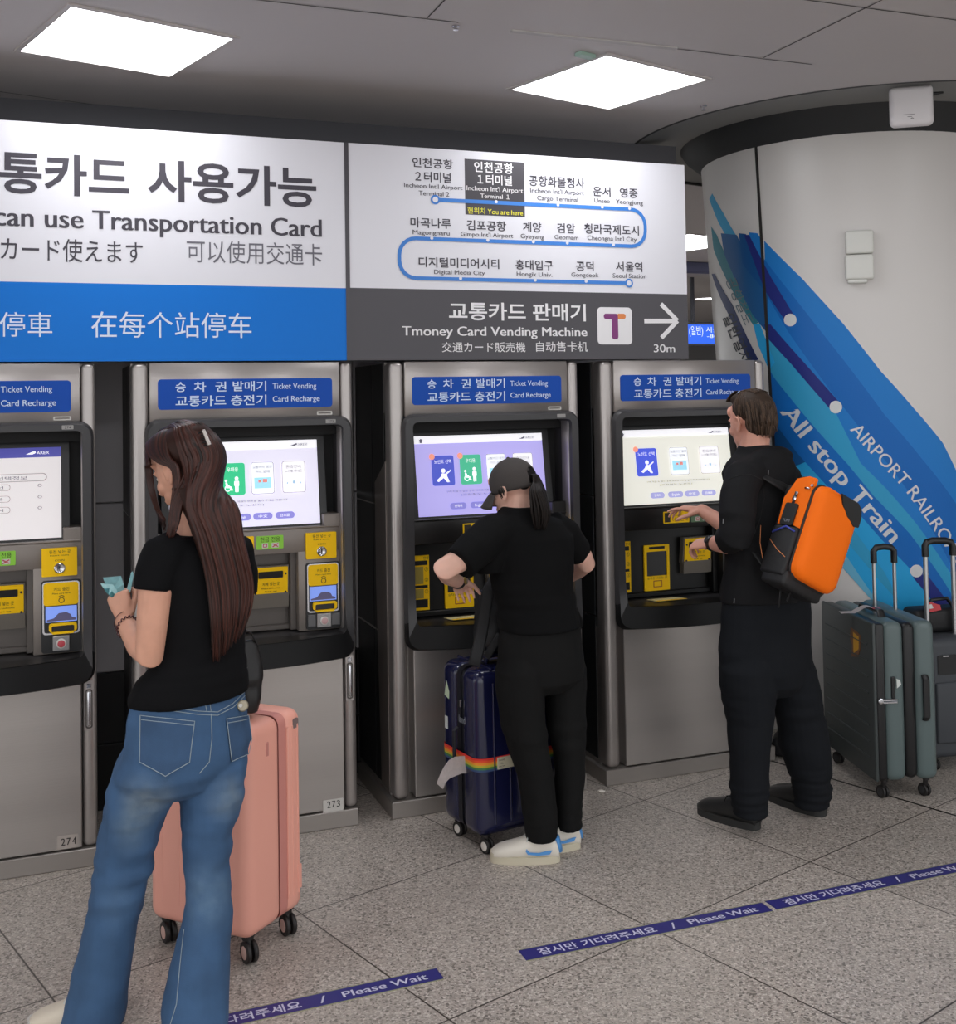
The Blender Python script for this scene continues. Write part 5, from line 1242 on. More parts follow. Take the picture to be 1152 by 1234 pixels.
# jeans
bm = BM()
shaft(bm, [R1(229, 834, 66, .112), R1(227, 860, 70, .118), R1(227, 900, 75, .128), R1(219, 925, 77, .130), R1(216, 943, 66, .11), R1(215, 956, 36, .07)], 30)
def leg1(rows, Y0, Y9):
    n_ = len(rows); return [RP(c, y, Y0 + (Y9 - Y0) * i / (n_ - 1), hw, b, F1) for i, (y, c, hw, b) in enumerate(rows)]
shaft(bm, legs([(895, 188, 34, .09), (920, 184, 45, .115), (957, 172, 43, .108), (1000, 157, 37, .09), (1045, 149, 34, .078), (1080, 142, 32, .075), (1111, 134, 32.5, .078), (1148, 127, 33.5, .085), (1190, 119, 35, .095), (1224, 112, 37.5, .105), (1232, 110, 38.5, .108)], 3.22, 3.345), 26)
shaft(bm, legs([(895, 260, 34, .09), (920, 258, 39, .112), (957, 255, 39, .108), (1008, 249, 30, .085), (1045, 250, 27.5, .075), (1067, 252, 27, .073), (1100, 250, 29, .076), (1130, 245, 32, .084), (1185, 238, 37, .10), (1214, 235, 40, .108), (1242, 235, 41, .11)], 3.27, 3.145), 26)
FADES = [(tuple(at(178, 965, 3.13) - B1), .105, (150, 160, 158)), (tuple(at(272, 960, 3.17) - B1), .085, (142, 154, 156)), (tuple(at(160, 1005, 3.13) - B1), .10, (128, 146, 156)), (tuple(at(250, 1080, 3.14) - B1), .12, (112, 138, 160)), (tuple(at(140, 1110, 3.13) - B1), .13, (104, 130, 154))]
DEN = denim(); DEN2 = mat('pocket denim', (54, 82, 116), .85, noise_amt=.14, noise_scale=14, bump=.12, bump_scale=420); STI = mat('pale stitching', (150, 164, 172), .8)
jeans, hj = fuse('jeans', bm, .006, DEN, p1, B1, 3, [(.005, (7, 7, 18), 5, None), (.009, (5, 5, 24), 9, (.28, .60)), (.0045, (24, 24, 8), 2, None), (.006, (9, 9, 34), 4, (.55, .75))])
for pts in ([(170, 862), (234, 869), (228, 918), (199, 935), (169, 918)], [(272, 866), (298, 862), (302, 890), (301, 908), (278, 917), (275, 891)]):
    pk_ = patch('back_pocket', hj, pts, .0035, DEN2, p1, B1); 
    seam('stitching', hj, [pts + pts[:1], [(pts[0][0] + 1, pts[0][1] + 5), (pts[1][0] - 1, pts[1][1] + 5)]], .0011, STI, pk_, Vector((0, 0, 0)) + B1, .0042)
for nm, pts in (('waistband_stitching', [(163, 838), (190, 850), (238, 857), (262, 858), (280, 848), (296, 832)]), ('waistband_stitching', [(163, 842), (190, 854), (238, 861), (262, 862), (281, 852), (297, 836)]), ('belt_loop_stitching', [(246, 842), (249, 858)]), ('belt_loop_stitching', [(252, 842), (254, 858)]),
                ('back_seam', [(254, 860), (255, 890), (252, 918), (240, 932)]), ('side_seam', [(222, 1120), (217, 1165), (213, 1210), (205, 1236)])):
    seam(nm, hj, [pts], .0011, STI, p1, B1, .0015)
# shoes
SNK = mat('beige sneaker', (214, 202, 184), .7, bump=.15, bump_scale=200)
shoe(p1, B1, HL1, HL1 + DL1, .043, SNK, MATS['white plate'], .09, MATS['white sticker'])
shoe(p1, B1, HR1, HR1 + DR1, .043, SNK, MATS['white plate'], .09, MATS['white sticker'])
# bracelet and coiled hair tie at the wrist
fa = (wr1 - at(169, 778, 3.23)).normalized(); s_ = fa.orthogonal().normalized(); q_ = fa.cross(s_)
for nm, back, rad, wob, th_ in (('bracelet', .004, .030, 0, .0011), ('coil_hair_tie', .040, .032, .0028, .0020)):
    c = wr1 - fa * back - B1; N_ = 120
    bm = BM(); pts = [c + (s_ * cos(2 * pi * k / N_) + q_ * sin(2 * pi * k / N_)) * (rad + wob * cos(k * 2 * pi * 18 / N_)) + fa * (wob * sin(k * 2 * pi * 18 / N_) + .005 * cos(2 * pi * k / N_)) for k in range(N_ + 1)]
    tube(bm, pts, th_, 6); obj(nm, bm, mat('dark red bead', (72, 28, 32), .4), p1, smooth='full')
# hair
HAIR1 = strand_mat('long brown hair', (22, 13, 11), (74, 37, 28), .45)
def scalp(L, ph, z, rx=.083, ry=.103, cy=-.012): return L(rx * sin(ph), cy - ry * cos(ph), z)
def yh(x): return 3.105 + (x - 245) / 430 * .42
bm = BM()
r_, f_, u_ = frame3((-.62, .68, -.36))
ellipsoid(bm, L1(0, -.028, .043), (r_ * .081, f_ * .096, u_ * .088), 24); ellipsoid(bm, L1(0, -.05, -.02), (r_ * .072, f_ * .058, u_ * .07), 20)
shaft(bm, [RP(236, 585, 3.22, 30, .045, F1), RP(250, 625, 3.19, 24, .040, F1), RP(262, 660, 3.15, 24, .028, F1), RP(273, 700, 3.16, 22, .024, F1), RP(277, 740, 3.17, 16, .02, F1), RP(273, 775, 3.17, 7, .012, F1)], 20)
base_h, hh1 = fuse('hair', bm, .006, mat('brown hair base', (46, 25, 19), .5, spec=.2), p1, B1, 3)
ST = []; random.seed(11)
SD1 = F1.cross(Vector((0, 0, 1)))
def crown(ph, o): return L1(.010 * sin(ph) + random.uniform(-.006, .006), .05 - .065 * max(0, cos(ph)) + random.uniform(-.03, .03), .130 + o)
for i in range(520):
    ph = radians(-62 + 172 * random.random()); j = random.gauss(0, 1); o = random.uniform(0, .006); deg = math.degrees(ph)
    pts = [crown(ph, o), scalp(L1, ph, .112, .046 + o, .062 + o), scalp(L1, ph, .088, .068 + o, .084 + o), scalp(L1, ph, .045, .084 + o, .104 + o), scalp(L1, ph, -.02, .084 + o, .100 + o)]
    if deg < -22 and random.random() < .55:
        e = (deg + 62) / 40
        pts += [at(207 + 14 * e + j, 604, 3.17), at(205 + 10 * e + 1.2 * j, 628, 3.15), at(203 + 7 * e + 1.2 * j, 648 - 7 * e + random.uniform(-8, 2), 3.15)]; w0 = .0055
    else:
        e = min(max((deg + 40) / 150, 0), 1); x1 = 228 + 54 * e; x2 = 242 + 50 * e; x3 = 255 + 48 * e; x4 = 264 + 30 * e
        pts += [at(x1 + j, 606, yh(x1) + .03), at(x2 + 1.5 * j, 650, yh(x2) + .005 - o), at(x3 + 2 * j, 705, yh(x3) - o), at((x3 + x4) / 2 + 2 * j, 752 - 12 * e, yh(x3) - o), at(x4 - 4 + 2 * j, 790 - 30 * e + random.uniform(-16, 8), yh(x4) + .01)]; w0 = .0062
    ST.append((pts, [(w0 * .9, .0028), (w0, .0032), (w0 * 1.1, .0032), (w0, .003), (w0 * .7, .0025), (.0010, .0008)], SD1))
for i in range(190):                                          # swept from the parting over the top of the ear
    e = random.random(); j = random.gauss(0, 1); o = random.uniform(0, .005)
    pts = [L1(-.004, .078 - .10 * e, .116 + .012 * sin(pi * e) + o), L1(-.040, .074 - .10 * e, .104 + .008 * sin(pi * e) + o), L1(-.072, .052 - .075 * e, .066 + o), L1(-.0875 - o * .4, .012 - .045 * e, .030 - .004 * e), L1(-.088 - o * .4, -.030 - .02 * e, -.012), at(209 + 9 * e + j, 606, 3.175), at(206 + 7 * e + j, 628, 3.155), at(203 + 6 * e + j, 645 + random.uniform(-10, 3), 3.15)]
    ST.append((pts, [(.0035, .0025), (.0055, .003), (.0055, .003), (.005, .003), (.004, .0025), (.0008, .0006)], SD1))
for i in range(46):                                           # front hair falling past the cheek
    e = random.random(); j = random.gauss(0, 1); o = random.uniform(0, .004)
    pts = [L1(-.010, .085 - .02 * e, .108 + o), L1(-.048, .078 - .012 * e, .080 + o), L1(-.074, .066 - .010 * e, .040), at(176 + 6 * e + .6 * j, 562, 3.335), at(179 + 6 * e + .6 * j, 588, 3.32), at(188 + 4 * e + .8 * j, 614, 3.27), at(197 + 3 * e + j, 636 + random.uniform(-10, 6), 3.20)]
    ST.append((pts, [(.003, .0025), (.005, .003), (.005, .003), (.004, .0025), (.0028, .002), (.0008, .0006)], SD1))
locks('strands', ST, HAIR1, base_h, B1)
# claw clip at the back of the crown
c = on_skin(hb1, 246, 531, .03) or L1(.04, -.07, .1)
c = on_skin(hh1, 247, 529, .010) or L1(.052, -.062, .108)
bm = BM()
dd = (at(251, 536, 3.2) - at(243, 516, 3.2)).normalized(); nn = (CAM_P - c).normalized(); ss = dd.cross(nn)
for a, b in ((-.022, .022),):
    box(bm, -.0055, .0055, -.003, .003, -.024, .024, .002, 2, mtx=Matrix.Translation(c - B1 + nn * .012) @ Matrix((ss, nn, dd)).transposed().to_4x4())
cl = obj('hair_clip', bm, mat('silver clip', (176, 168, 164), .25, metal=.9), p1)
bm = BM()
for k in range(5): tube(bm, [c - B1 + nn * .008 + dd * (-.02 + .01 * k) + ss * s2 for s2 in (0, .010, .018)], [.003, .003, .0018], 6)
obj('claw', bm, M_BLK, cl)
# round charm hanging at the hip
c = on_skin(hj, 288, 851, .012) or at(288, 851, 3.2)
nn = (CAM_P - c).normalized()
bm = BM(); lathe(bm, [(.004, .006), (.014, .005), (.017, .002), (.017, -.004)], c - B1, nn, 24)
kc = obj('key_charm', bm, mat('dull brass', (150, 142, 124), .35, metal=.7), p1, smooth=True)
bm = BM(); lathe(bm, [(.005, .009), (.006, .004)], c - B1 - Vector((.006, 0, -.001)), nn, 12); obj('charm_stud', bm, M_WPLATE, kc)

at = at0
# banknotes in the hand
M_NOTE = mat('mint banknote paper', (172, 222, 226), .6, noise_amt=.10, noise_scale=60)
hand_c = (tips1[0] + th1) / 2
def note(pxs, Y, dY, label):
    P = [at(x, y, Y + d) for (x, y), d in zip(pxs, dY)]; b0 = P[0]
    t = empty('banknote', b0, label, 'banknote', 'mint banknotes in the hand')
    bm = BM(); vs = [bm.verts.new(p - b0) for p in P]; n_ = len(vs) // 2
    for k in range(n_ - 1): bm.faces.new((vs[k], vs[k + 1], vs[len(vs) - 2 - k], vs[len(vs) - 1 - k]))
    bmesh.ops.solidify(bm, geom=bm.faces[:], thickness=.0007)
    obj('paper', bm, M_NOTE, t); return t
yn = wr1.y + .03
note([(124, 696), (146, 694), (149, 704), (151, 716), (132, 716), (127, 704)], yn, (.01, .02, .0, .0, -.01, 0), 'folded mint banknote sticking up highest from the left of the fist')
note([(121, 703), (136, 704), (146, 718), (134, 720), (128, 714), (121, 703)], yn - .012, (0, 0, 0, 0, 0, 0), 'mint banknote jutting out to the left under the folded one')
note([(160, 688), (161, 694), (157, 714), (151, 716), (154, 706), (158, 690)], yn - .02, (.02, .01, 0, 0, .01, .02), 'narrow mint banknote standing edge-on at the right of the fist, against the sleeve')

# black handbag on the pink case
LEA = mat('black soft leather', (22, 21, 22), .5, bump=.2, bump_scale=30)
yb_ = 3.74; hbP = at(297, 857, yb_); hb = empty('handbag', (hbP.x, yb_, hbP.z), 'black soft handbag standing on the pink suitcase', 'handbag')
FB = Vector((-.2, .98, 0))
bm = BM(); shaft(bm, [RP(296, 857, yb_, 13, .045, FB), RP(297, 848, yb_, 15, .05, FB), RP(299, 815, yb_, 18, .05, FB), RP(300, 792, yb_, 15, .03, FB), RP(299, 779, yb_, 11, .016, FB), RP(296, 772, yb_, 8, .010, FB)], 24, .8)
fuse('body', bm, .005, LEA, hb, hb.location, 3, [(.006, (14, 14, 22), 4, None)])
bm = BM(); P = [at(x, y, yb_ - .055) - hb.location for x, y in ((281, 807), (289, 806), (298, 805))]; tube(bm, P, [.0022, .003, .0022], 8); obj('zip_pull', bm, M_WPLATE, hb, smooth=True)
bm = BM()
for k in range(7):
    a = at(288 - 1.8 * k + 3 * sin(k), 766 + 2.2 * k, yb_ - .02) - hb.location; ax = Vector((.6, .5, .6)) if k % 2 else Vector((-.5, .8, .3)); ax.normalize(); s0 = ax.orthogonal().normalized(); q0 = ax.cross(s0)
    tube(bm, [a + (s0 * cos(t) * 1.2 + q0 * sin(t)) * .0065 for t in [2 * pi * i / 12 for i in range(13)]], .0016, 6)
obj('chain', bm, mat('pale gold', (206, 178, 120), .3, metal=1), hb, smooth='full')
bm = BM(); tube(bm, [at(x, y, yb_) - hb.location for x, y in ((290, 778), (286, 764), (292, 758), (302, 762), (310, 778), (312, 792))], .006, 8, flat=.5); obj('strap', bm, LEA, hb, smooth=True)

# ---- person in the black cap
Y2 = 4.02; F2 = Vector((-.139, .99, 0)); B2 = Vector((at(660, 900, Y2).x, Y2, 0))
p2 = empty('person', B2, 'person in a black cap and black clothes bending over the lavender-screen machine', 'person')
def R2(xc, y, hw, b, Y=Y2): return RP(xc, y, Y, hw, b, F2)
H2 = Vector((-.54, .80, -.24))
bm = BM()
HC2 = at(618, 590, 4.06); L2 = add_head(bm, HC2, H2, .93)
neck = at(624, 614, 4.03); limb(bm, [L2(0, -.02, -.045), (L2(0, -.02, -.05) + neck) / 2, neck, at(630, 630, 4.02)], [.050, .049, .055, .07])
shaft(bm, [R2(628, 622, 26, .07), R2(634, 640, 42, .09), R2(640, 680, 42, .10), R2(644, 720, 42, .10), R2(650, 760, 42, .11), R2(652, 795, 40, .11), R2(653, 812, 32, .09)])
wr2 = at(553, 701, 4.12)
limb(bm, [at(598, 640, 3.99), at(580, 655, 3.95), at(556, 674, 3.89), at(535, 686, 3.885), at(541, 693, 3.99), wr2], [.05, .048, .044, .042, .038, .026], 16)
tips2, _t = add_hand(bm, wr2, (.42, .72, -.42), (.25, -.2, -.9), -1, .92, thumb=(.7, .6, .4), fcurl=[(25, 40, 30), (28, 42, 30), (32, 45, 30), (36, 45, 30)])
wr2b = at(682, 697, 4.36)
limb(bm, [at(672, 640, 4.06), at(690, 655, 4.08), at(702, 672, 4.08), at(706, 679, 4.09), at(697, 687, 4.20), wr2b], [.05, .046, .042, .038, .034, .026], 16)
add_hand(bm, wr2b, (-.5, .8, -.1), (.1, .1, -.95), 1, .92, curl=(30, 40, 30))
cr_ = Vector((CAM_R.x, CAM_R.y, 0)).normalized()
HL2 = atz(674, 1037); HR2 = atz(698, 1020); D2R = Vector((-.252, .03, 0)); D2 = -cr_ * .255 + Vector((0, .012, 0))
add_leg(bm, [at(634, 830, 4.0), at(642, 920, 3.99)], [.06, .046], HL2, D2)
add_leg(bm, [at(680, 830, 4.06), at(685, 920, 4.06)], [.06, .044], HR2, D2R)
body2, hb2 = fuse('body', bm, .0042, SKIN2, p2, B2, 5)
make_eyes(p2, B2, L2, .93)
bm = BM()
shaft(bm, [R2(623, 611, 18, .062), R2(626, 618, 28, .078), R2(632, 630, 46, .10), R2(638, 648, 54, .118), R2(641, 680, 51, .125), R2(642, 705, 50, .125), R2(646, 725, 48, .13), R2(649, 748, 50, .145), R2(650, 756, 50, .148)], 28)
tube(bm, [at(612, 638, 4.0), at(592, 644, 3.97), at(570, 664, 3.91), at(553, 680, 3.885)], [.072, .075, .072, .066], 18)
shaft(bm, [(at(588, 690, 3.98), Vector((.05, 0, 0)), Vector((0, .05, 0))), (at(590, 670, 3.97), Vector((.06, 0, 0)), Vector((0, .06, 0))), (at(600, 650, 3.98), Vector((.06, 0, 0)), Vector((0, .06, 0)))], 14)
tube(bm, [at(664, 636, 4.05), at(682, 645, 4.07), at(694, 662, 4.08), at(698, 672, 4.09)], [.07, .064, .056, .05], 18)
tee2, htt = fuse('t_shirt', bm, .006, TEE2, p2, B2, 5, [(.005, (9, 9, 14), 13, None), (.007, (4, 4, 26), 18, (.86, 1.12))])
bm = BM()
shaft(bm, [R2(650, 738, 45, .125), R2(651, 765, 50, .132), R2(652, 800, 53, .14), R2(653, 818, 50, .13), R2(656, 832, 26, .08)], 28)
def leg2(rows, Y0, Y9): n_ = len(rows); return [RP(c, y, Y0 + (Y9 - Y0) * i / (n_ - 1), hw, b, F2) for i, (y, c, hw, b) in enumerate(rows)]
shaft(bm, legs([(785, 632, 26, .09), (806, 628, 32, .118), (830, 627, 30, .114), (875, 631, 27, .098), (905, 637, 24, .088), (933, 645, 22.5, .082), (965, 649, 21, .078), (992, 652, 20.5, .076), (1000, 652, 19.5, .074), (1010, 652, 19, .07)], 4.0, 4.0), 24)
shaft(bm, legs([(785, 678, 22, .09), (806, 680, 27, .118), (830, 682, 25, .112), (875, 683, 23, .096), (905, 686, 20, .086), (933, 687, 18.5, .08), (965, 686, 17, .074), (985, 686, 16, .07), (998, 686, 15.5, .068)], 4.06, 4.06), 24)
tr2, htr2 = fuse('trousers', bm, .006, TRO2, p2, B2, 4, [(.004, (7, 7, 18), 21, None), (.006, (5, 5, 26), 25, (.35, .62)), (.006, (5, 5, 40), 27, (.04, .2))])
WHS = mat('white leather sneaker', (226, 220, 208), .5); BLS = mat('sky blue trim', (84, 150, 214), .5)
for heel, d_ in ((HL2, D2), (HR2, D2R)):
    toe = heel + d_
    u, Q = shoe(p2, B2, heel, toe, .046, WHS, mat('cream sole', (206, 198, 176), .6), .105, M_STK)
    # swoosh on the outer side, heel tab
    bm = BM()
    for sd in (-1, 1):
        pts = [(.10, .055), (.14, .040), (.30, .036), (.46, .040), (.49, .052), (.475, .061), (.455, .055), (.43, .048), (.30, .046), (.16, .054)]
        vs = []
        for t, z in pts:
            k = .88 + .10 * min(t / .5, 1); zc = .046; hw_ = .046 * k * (1 - .10 * max(0, (z - .045) / .04))
            vs.append(bm.verts.new(Q(t, sd * (hw_ + .0022), z)))
        es = [bm.edges.new((vs[i], vs[(i + 1) % len(vs)])) for i in range(len(vs))]; bmesh.ops.triangle_fill(bm, edges=es, use_beauty=True)
    bmesh.ops.solidify(bm, geom=bm.faces[:], thickness=.001)
    obj('swoosh', bm, BLS, u)
    bm = BM(); shaft(bm, [(Q(-.012, 0, .040), (Q(0, .026, 0) - Q(0, 0, 0)), Vector(Q(.02, 0, 0) - Q(0, 0, 0)) * 2), (Q(.0, 0, .062), (Q(0, .031, 0) - Q(0, 0, 0)), (Q(.02, 0, 0) - Q(0, 0, 0)) * 2), (Q(.03, 0, .090), (Q(0, .033, 0) - Q(0, 0, 0)), (Q(.02, 0, 0) - Q(0, 0, 0)) * 2)], 14); obj('heel_tab', bm, BLS, u, smooth='full')
# cap
CAPM = mat('faded black cap cotton', (64, 59, 57), .85, bump=.12, bump_scale=380)
bm = BM(); r_, f_, u_ = frame3(H2)
NL, NM = 36, 14; rows = []
for i in range(NM + 1):
    th = radians(2 + 110 * i / NM); rows.append([bm.verts.new(L2(.089 * sin(th) * cos(2 * pi * k / NL), -.010 + .108 * sin(th) * sin(2 * pi * k / NL), .030 + .102 * cos(th)) - B2) for k in range(NL)])
for i in range(NM):
    for k in range(NL):
        a = (2 * pi * (k + .5) / NL); back = abs(((a - 1.5 * pi) + pi) % (2 * pi) - pi)
        if 8 <= i < NM - 1 and back < .42 - .022 * (i - 8) * 0 and (i - 8) > -1 and back < .40 * sqrt(max(0, 1 - ((NM - 1.2 - i) / 6.0) ** 2)): continue
        bm.faces.new((rows[i][k], rows[i][(k + 1) % NL], rows[i + 1][(k + 1) % NL], rows[i + 1][k]))
bm.faces.new(rows[0])
bmesh.ops.recalc_face_normals(bm, faces=bm.faces[:])
bmesh.ops.solidify(bm, geom=bm.faces[:], thickness=.0025)
cap = obj('cap', bm, CAPM, p2, smooth='full')
bm = BM(); NB = 12; g0 = []; 
for j in range(6):
    row = []
    for k in range(NB + 1):
        a = radians(-62 + 124 * k / NB); ex = .072 * sin(pi * j / 10) 
        x = (.090 + .004 * j) * sin(a) * (1 - .02 * j); y = -.010 + .106 * cos(a) + .072 * (j / 5) * max(cos(a * 1.25), 0) ** .6
        row.append(bm.verts.new(L2(x, y, .020 - .050 * (j / 5) ** 1.2 - .030 * (x / .09) ** 2 - .006) - B2))
    g0.append(row)
for j in range(5):
    for k in range(NB): bm.faces.new((g0[j][k], g0[j][k + 1], g0[j + 1][k + 1], g0[j + 1][k]))
bmesh.ops.recalc_face_normals(bm, faces=bm.faces[:]); bmesh.ops.solidify(bm, geom=bm.faces[:], thickness=.0035)
obj('brim', bm, CAPM, cap, smooth='full')
bm = BM(); lathe(bm, [(.007, 0), (.006, .004), (.002, .006)], L2(0, -.010, .131) - B2, u_, 12); obj('button', bm, CAPM, cap, smooth=True)
# hair through the back of the cap
bm = BM(); ellipsoid(bm, L2(0, -.018, .040), (r_ * .076, f_ * .090, u_ * .066), 20); ellipsoid(bm, L2(0, -.07, .01), (r_ * .055, f_ * .028, u_ * .03), 14)
h2, _ = fuse('hair', bm, .005, mat('dark hair base', (18, 14, 13), .6, spec=.2), p2, B2, 3)
HAIR2 = strand_mat('dark brown hair', (15, 11, 10), (34, 26, 23), .5, .2)
ST = []; random.seed(5)
for i in range(130):
    a = random.uniform(-1, 1); b = random.uniform(-1, 1)
    pts = [L2(.012 * a, -.095, .030 + .010 * b), L2(.018 * a, -.124, .022 + .010 * b), at(648 + 7 * a + 2 * b, 592, 3.925 + .02 * b), at(650 + 10 * a, 606, 3.91 + .02 * b), at(652 + 11 * a, 620, 3.905 + .015 * b), at(651 + 7 * a, 634 + 5 * random.random(), 3.91 + .01 * b)]
    ST.append((pts, [(.003, .003), (.004, .003), (.0055, .003), (.006, .003), (.004, .0025), (.001, .001)], F2.cross(Vector((0, 0, 1)))))
for i in range(8):                                            # short hair at the temple
    ph = radians(random.choice((-1, 1)) * random.uniform(92, 108)); pts = [scalp(L2, ph, .03, .083, .100), scalp(L2, ph, -.005, .082, .098), scalp(L2, ph, -.03, .078, .094)]
    ST.append((pts, [(.005, .003), (.005, .003), (.001, .001)], F2.cross(Vector((0, 0, 1)))))
locks('ponytail', ST, HAIR2, h2, B2)
# wrist watch
def band(name, parent, base, c, ax, rad, wd, m, face=None, m_face=None):
    ax = Vector(ax).normalized(); bm = BM(); lathe(bm, [(rad, -wd), (rad + .0025, -wd), (rad + .0025, wd), (rad, wd)], Vector(c) - Vector(base), ax, 28); o = obj(name, bm, m, parent, smooth=True)
    if face is not None:
        fd = (Vector(face) - ax * ax.dot(Vector(face))).normalized(); bm = BM(); lathe(bm, [(.017, 0), (.018, .006), (.015, .009)], Vector(c) - Vector(base) + fd * rad, fd, 20); obj('watch_face', bm, m_face or M_BLK, o, smooth=True)
    return o
ax2 = (wr2 - at(541, 693, 3.99)).normalized(); band('wrist_watch', p2, B2, wr2 - ax2 * .022, ax2, .0285, .009, M_BLK, CAM_P - wr2 + Vector((0, 0, .8)), mat('watch face reflection yellow', (150, 128, 70), .3, metal=.6))  # watch face coloured yellow for the reflection on it

# black bag strapped on the navy case
sb = empty('shoulder_bag', (at(585, 803, 4.27).x, 4.27, .72), 'black shoulder bag with a long wide strap standing on the navy suitcase', 'bag')
NYL = mat('black webbing', (24, 24, 26), .75, bump=.2, bump_scale=300)
Fs = Vector((-.14, .99, 0))
bm = BM(); shaft(bm, [RP(592, 780, 4.29, 18, .07, Fs), RP(593, 774, 4.27, 22, .085, Fs), RP(594, 752, 4.27, 22, .08, Fs), RP(594, 725, 4.27, 19, .05, Fs), RP(592, 712, 4.27, 14, .03, Fs)], 20, .75)
fuse('body', bm, .006, MATS['black nylon'], sb, sb.location, 3, [(.008, (10, 10, 16), 6, None)])
bm = BM(); P = [at(x, y, Y) - sb.location for x, y, Y in ((595, 700, 4.14), (588, 712, 4.13), (584, 740, 4.12), (580, 765, 4.12), (575, 788, 4.10), (571, 802, 4.085))]
tube(bm, P, [(.024, .003)] * len(P), 8, ref=CAM_R); obj('strap', bm, NYL, sb, smooth='full')
bm = BM(); tube(bm, [at(x, y, 4.15) - sb.location for x, y in ((603, 765), (596, 776), (590, 786), (586, 793))], [(.016, .003)] * 4, 8, ref=CAM_R); obj('strap_tail', bm, NYL, sb, smooth='full')
# ---- person with the orange backpack
Y3 = 3.95; F3 = Vector((-.174, .985, 0)); B3 = Vector((at(925, 900, Y3).x, Y3, 0))
p3 = empty('person', B3, 'person in a black jacket with an orange backpack reaching for the ticket screen', 'person')
def R3(xc, y, hw, b, Y=Y3): return RP(xc, y, Y, hw, b, F3)
H3 = Vector((-.16, .97, -.14))
bm = BM()
HC3 = at(905, 508, 3.97); L3 = add_head(bm, HC3, H3, 1.02)
neck = at(908, 548, 3.95); limb(bm, [L3(0, -.02, -.05), (L3(0, -.02, -.05) + neck) / 2, neck, at(912, 566, 3.95)], [.060, .060, .066, .08])
shaft(bm, [R3(914, 562, 38, .08), R3(920, 585, 42, .10), R3(923, 640, 42, .11), R3(922, 700, 44, .115), R3(924, 760, 44, .115), R3(926, 800, 38, .11)])
wr3 = at(858, 655, 4.03)
limb(bm, [at(896, 574, 3.87), at(890, 590, 3.84), at(888, 620, 3.80), at(888, 652, 3.79), at(876, 655, 3.90), wr3], [.06, .058, .052, .048, .043, .029], 16)
add_hand(bm, wr3, (-.35, .86, -.10), (.35, .15, -.9), -1, 1.04, thumb=(.7, .6, .5), fcurl=[(30, 40, 30), (35, 45, 30), (40, 48, 30), (45, 48, 30)], wr=.027)
wr3b = at(846, 615, 4.47)
limb(bm, [at(940, 574, 4.0), at(950, 592, 4.04), at(930, 630, 4.14), at(902, 655, 4.22), at(878, 636, 4.34), wr3b], [.06, .056, .05, .047, .042, .029], 16)
add_hand(bm, wr3b, (-.70, .66, .10), (-.2, .15, -.95), 1, 1.04, thumb=(.75, .45, .45), fcurl=[(8, 14, 10), (18, 26, 18), (24, 30, 20), (30, 34, 22)], wr=.027)
HL3 = atz(914, 1000); HR3 = atz(993, 984); DL3 = (atz(853, 982) - atz(911, 1000)).normalized() * .285; DR3 = (atz(938, 965) - atz(991, 984)).normalized() * .285
add_leg(bm, [at(902, 820, 3.93), at(903, 880, 3.92)], [.07, .05], HL3, DL3)
add_leg(bm, [at(956, 820, 3.98), at(967, 885, 3.98)], [.07, .05], HR3, DR3)
body3, hb3 = fuse('body', bm, .0045, SKIN3, p3, B3, 5)
make_eyes(p3, B3, L3, 1.02)
bm = BM()
shaft(bm, [R3(908, 536, 18, .066), R3(909, 546, 23, .078), R3(913, 556, 37, .092), R3(917, 568, 46, .11), R3(922, 590, 47, .125), R3(924, 630, 47, .132), R3(923, 675, 49, .135), R3(923, 705, 53, .14), R3(924, 722, 54, .142)], 28)
tube(bm, [at(910, 566, 3.90), at(896, 576, 3.86), at(890, 596, 3.83), at(888, 624, 3.795), at(886, 648, 3.79), at(877, 650, 3.86)], [.072, .077, .074, .072, .070, .060], 18)
tube(bm, [at(930, 566, 3.98), at(945, 580, 4.02), at(940, 605, 4.08), at(920, 640, 4.18), at(898, 650, 4.24), at(884, 640, 4.30)], [.07, .074, .07, .066, .062, .056], 18)
# hood lying on the back, stand-up collar
ellipsoid(bm, at(930, 551, 3.88), (Vector((F3.y, -F3.x, 0)) * .11, F3 * .055, Vector((0, 0, .045))), 20)
ellipsoid(bm, at(938, 570, 3.85), (Vector((F3.y, -F3.x, 0)) * .10, F3 * .042, Vector((0, 0, .085))), 20)
jk, hjk = fuse('jacket', bm, .006, JACK, p3, B3, 5, [(.005, (9, 9, 14), 31, None), (.007, (6, 6, 20), 35, (1.10, 1.36))])
bm = BM()
shaft(bm, [R3(923, 700, 50, .128), R3(924, 740, 53, .138), R3(922, 780, 55, .145), R3(924, 805, 55, .14), R3(929, 822, 44, .12), R3(932, 836, 24, .08)], 28)
def leg3(rows, Y0, Y9): n_ = len(rows); return [RP(c, y, Y0 + (Y9 - Y0) * i / (n_ - 1), hw, b, F3) for i, (y, c, hw, b) in enumerate(rows)]
shaft(bm, legs([(780, 905, 30, .10), (805, 900, 34, .128), (834, 902, 34, .12), (866, 904, 29, .105), (899, 903, 25, .095), (930, 903, 23.5, .09), (952, 903, 24, .09), (966, 903, 22.5, .088), (980, 903, 21, .085)], 3.92, 3.91), 24)
shaft(bm, legs([(780, 945, 28, .10), (805, 950, 32, .128), (834, 957, 31, .12), (866, 965, 29, .105), (899, 969, 31, .10), (930, 976, 26, .092), (948, 978, 23, .088), (958, 979, 22, .086), (970, 979, 21, .084)], 3.97, 3.99), 24)
tr3, htr3 = fuse('trousers', bm, .006, TRO3, p3, B3, 4, [(.004, (7, 7, 18), 41, None), (.007, (5, 5, 26), 45, (.35, .62)), (.010, (5, 5, 44), 47, (.02, .22))])
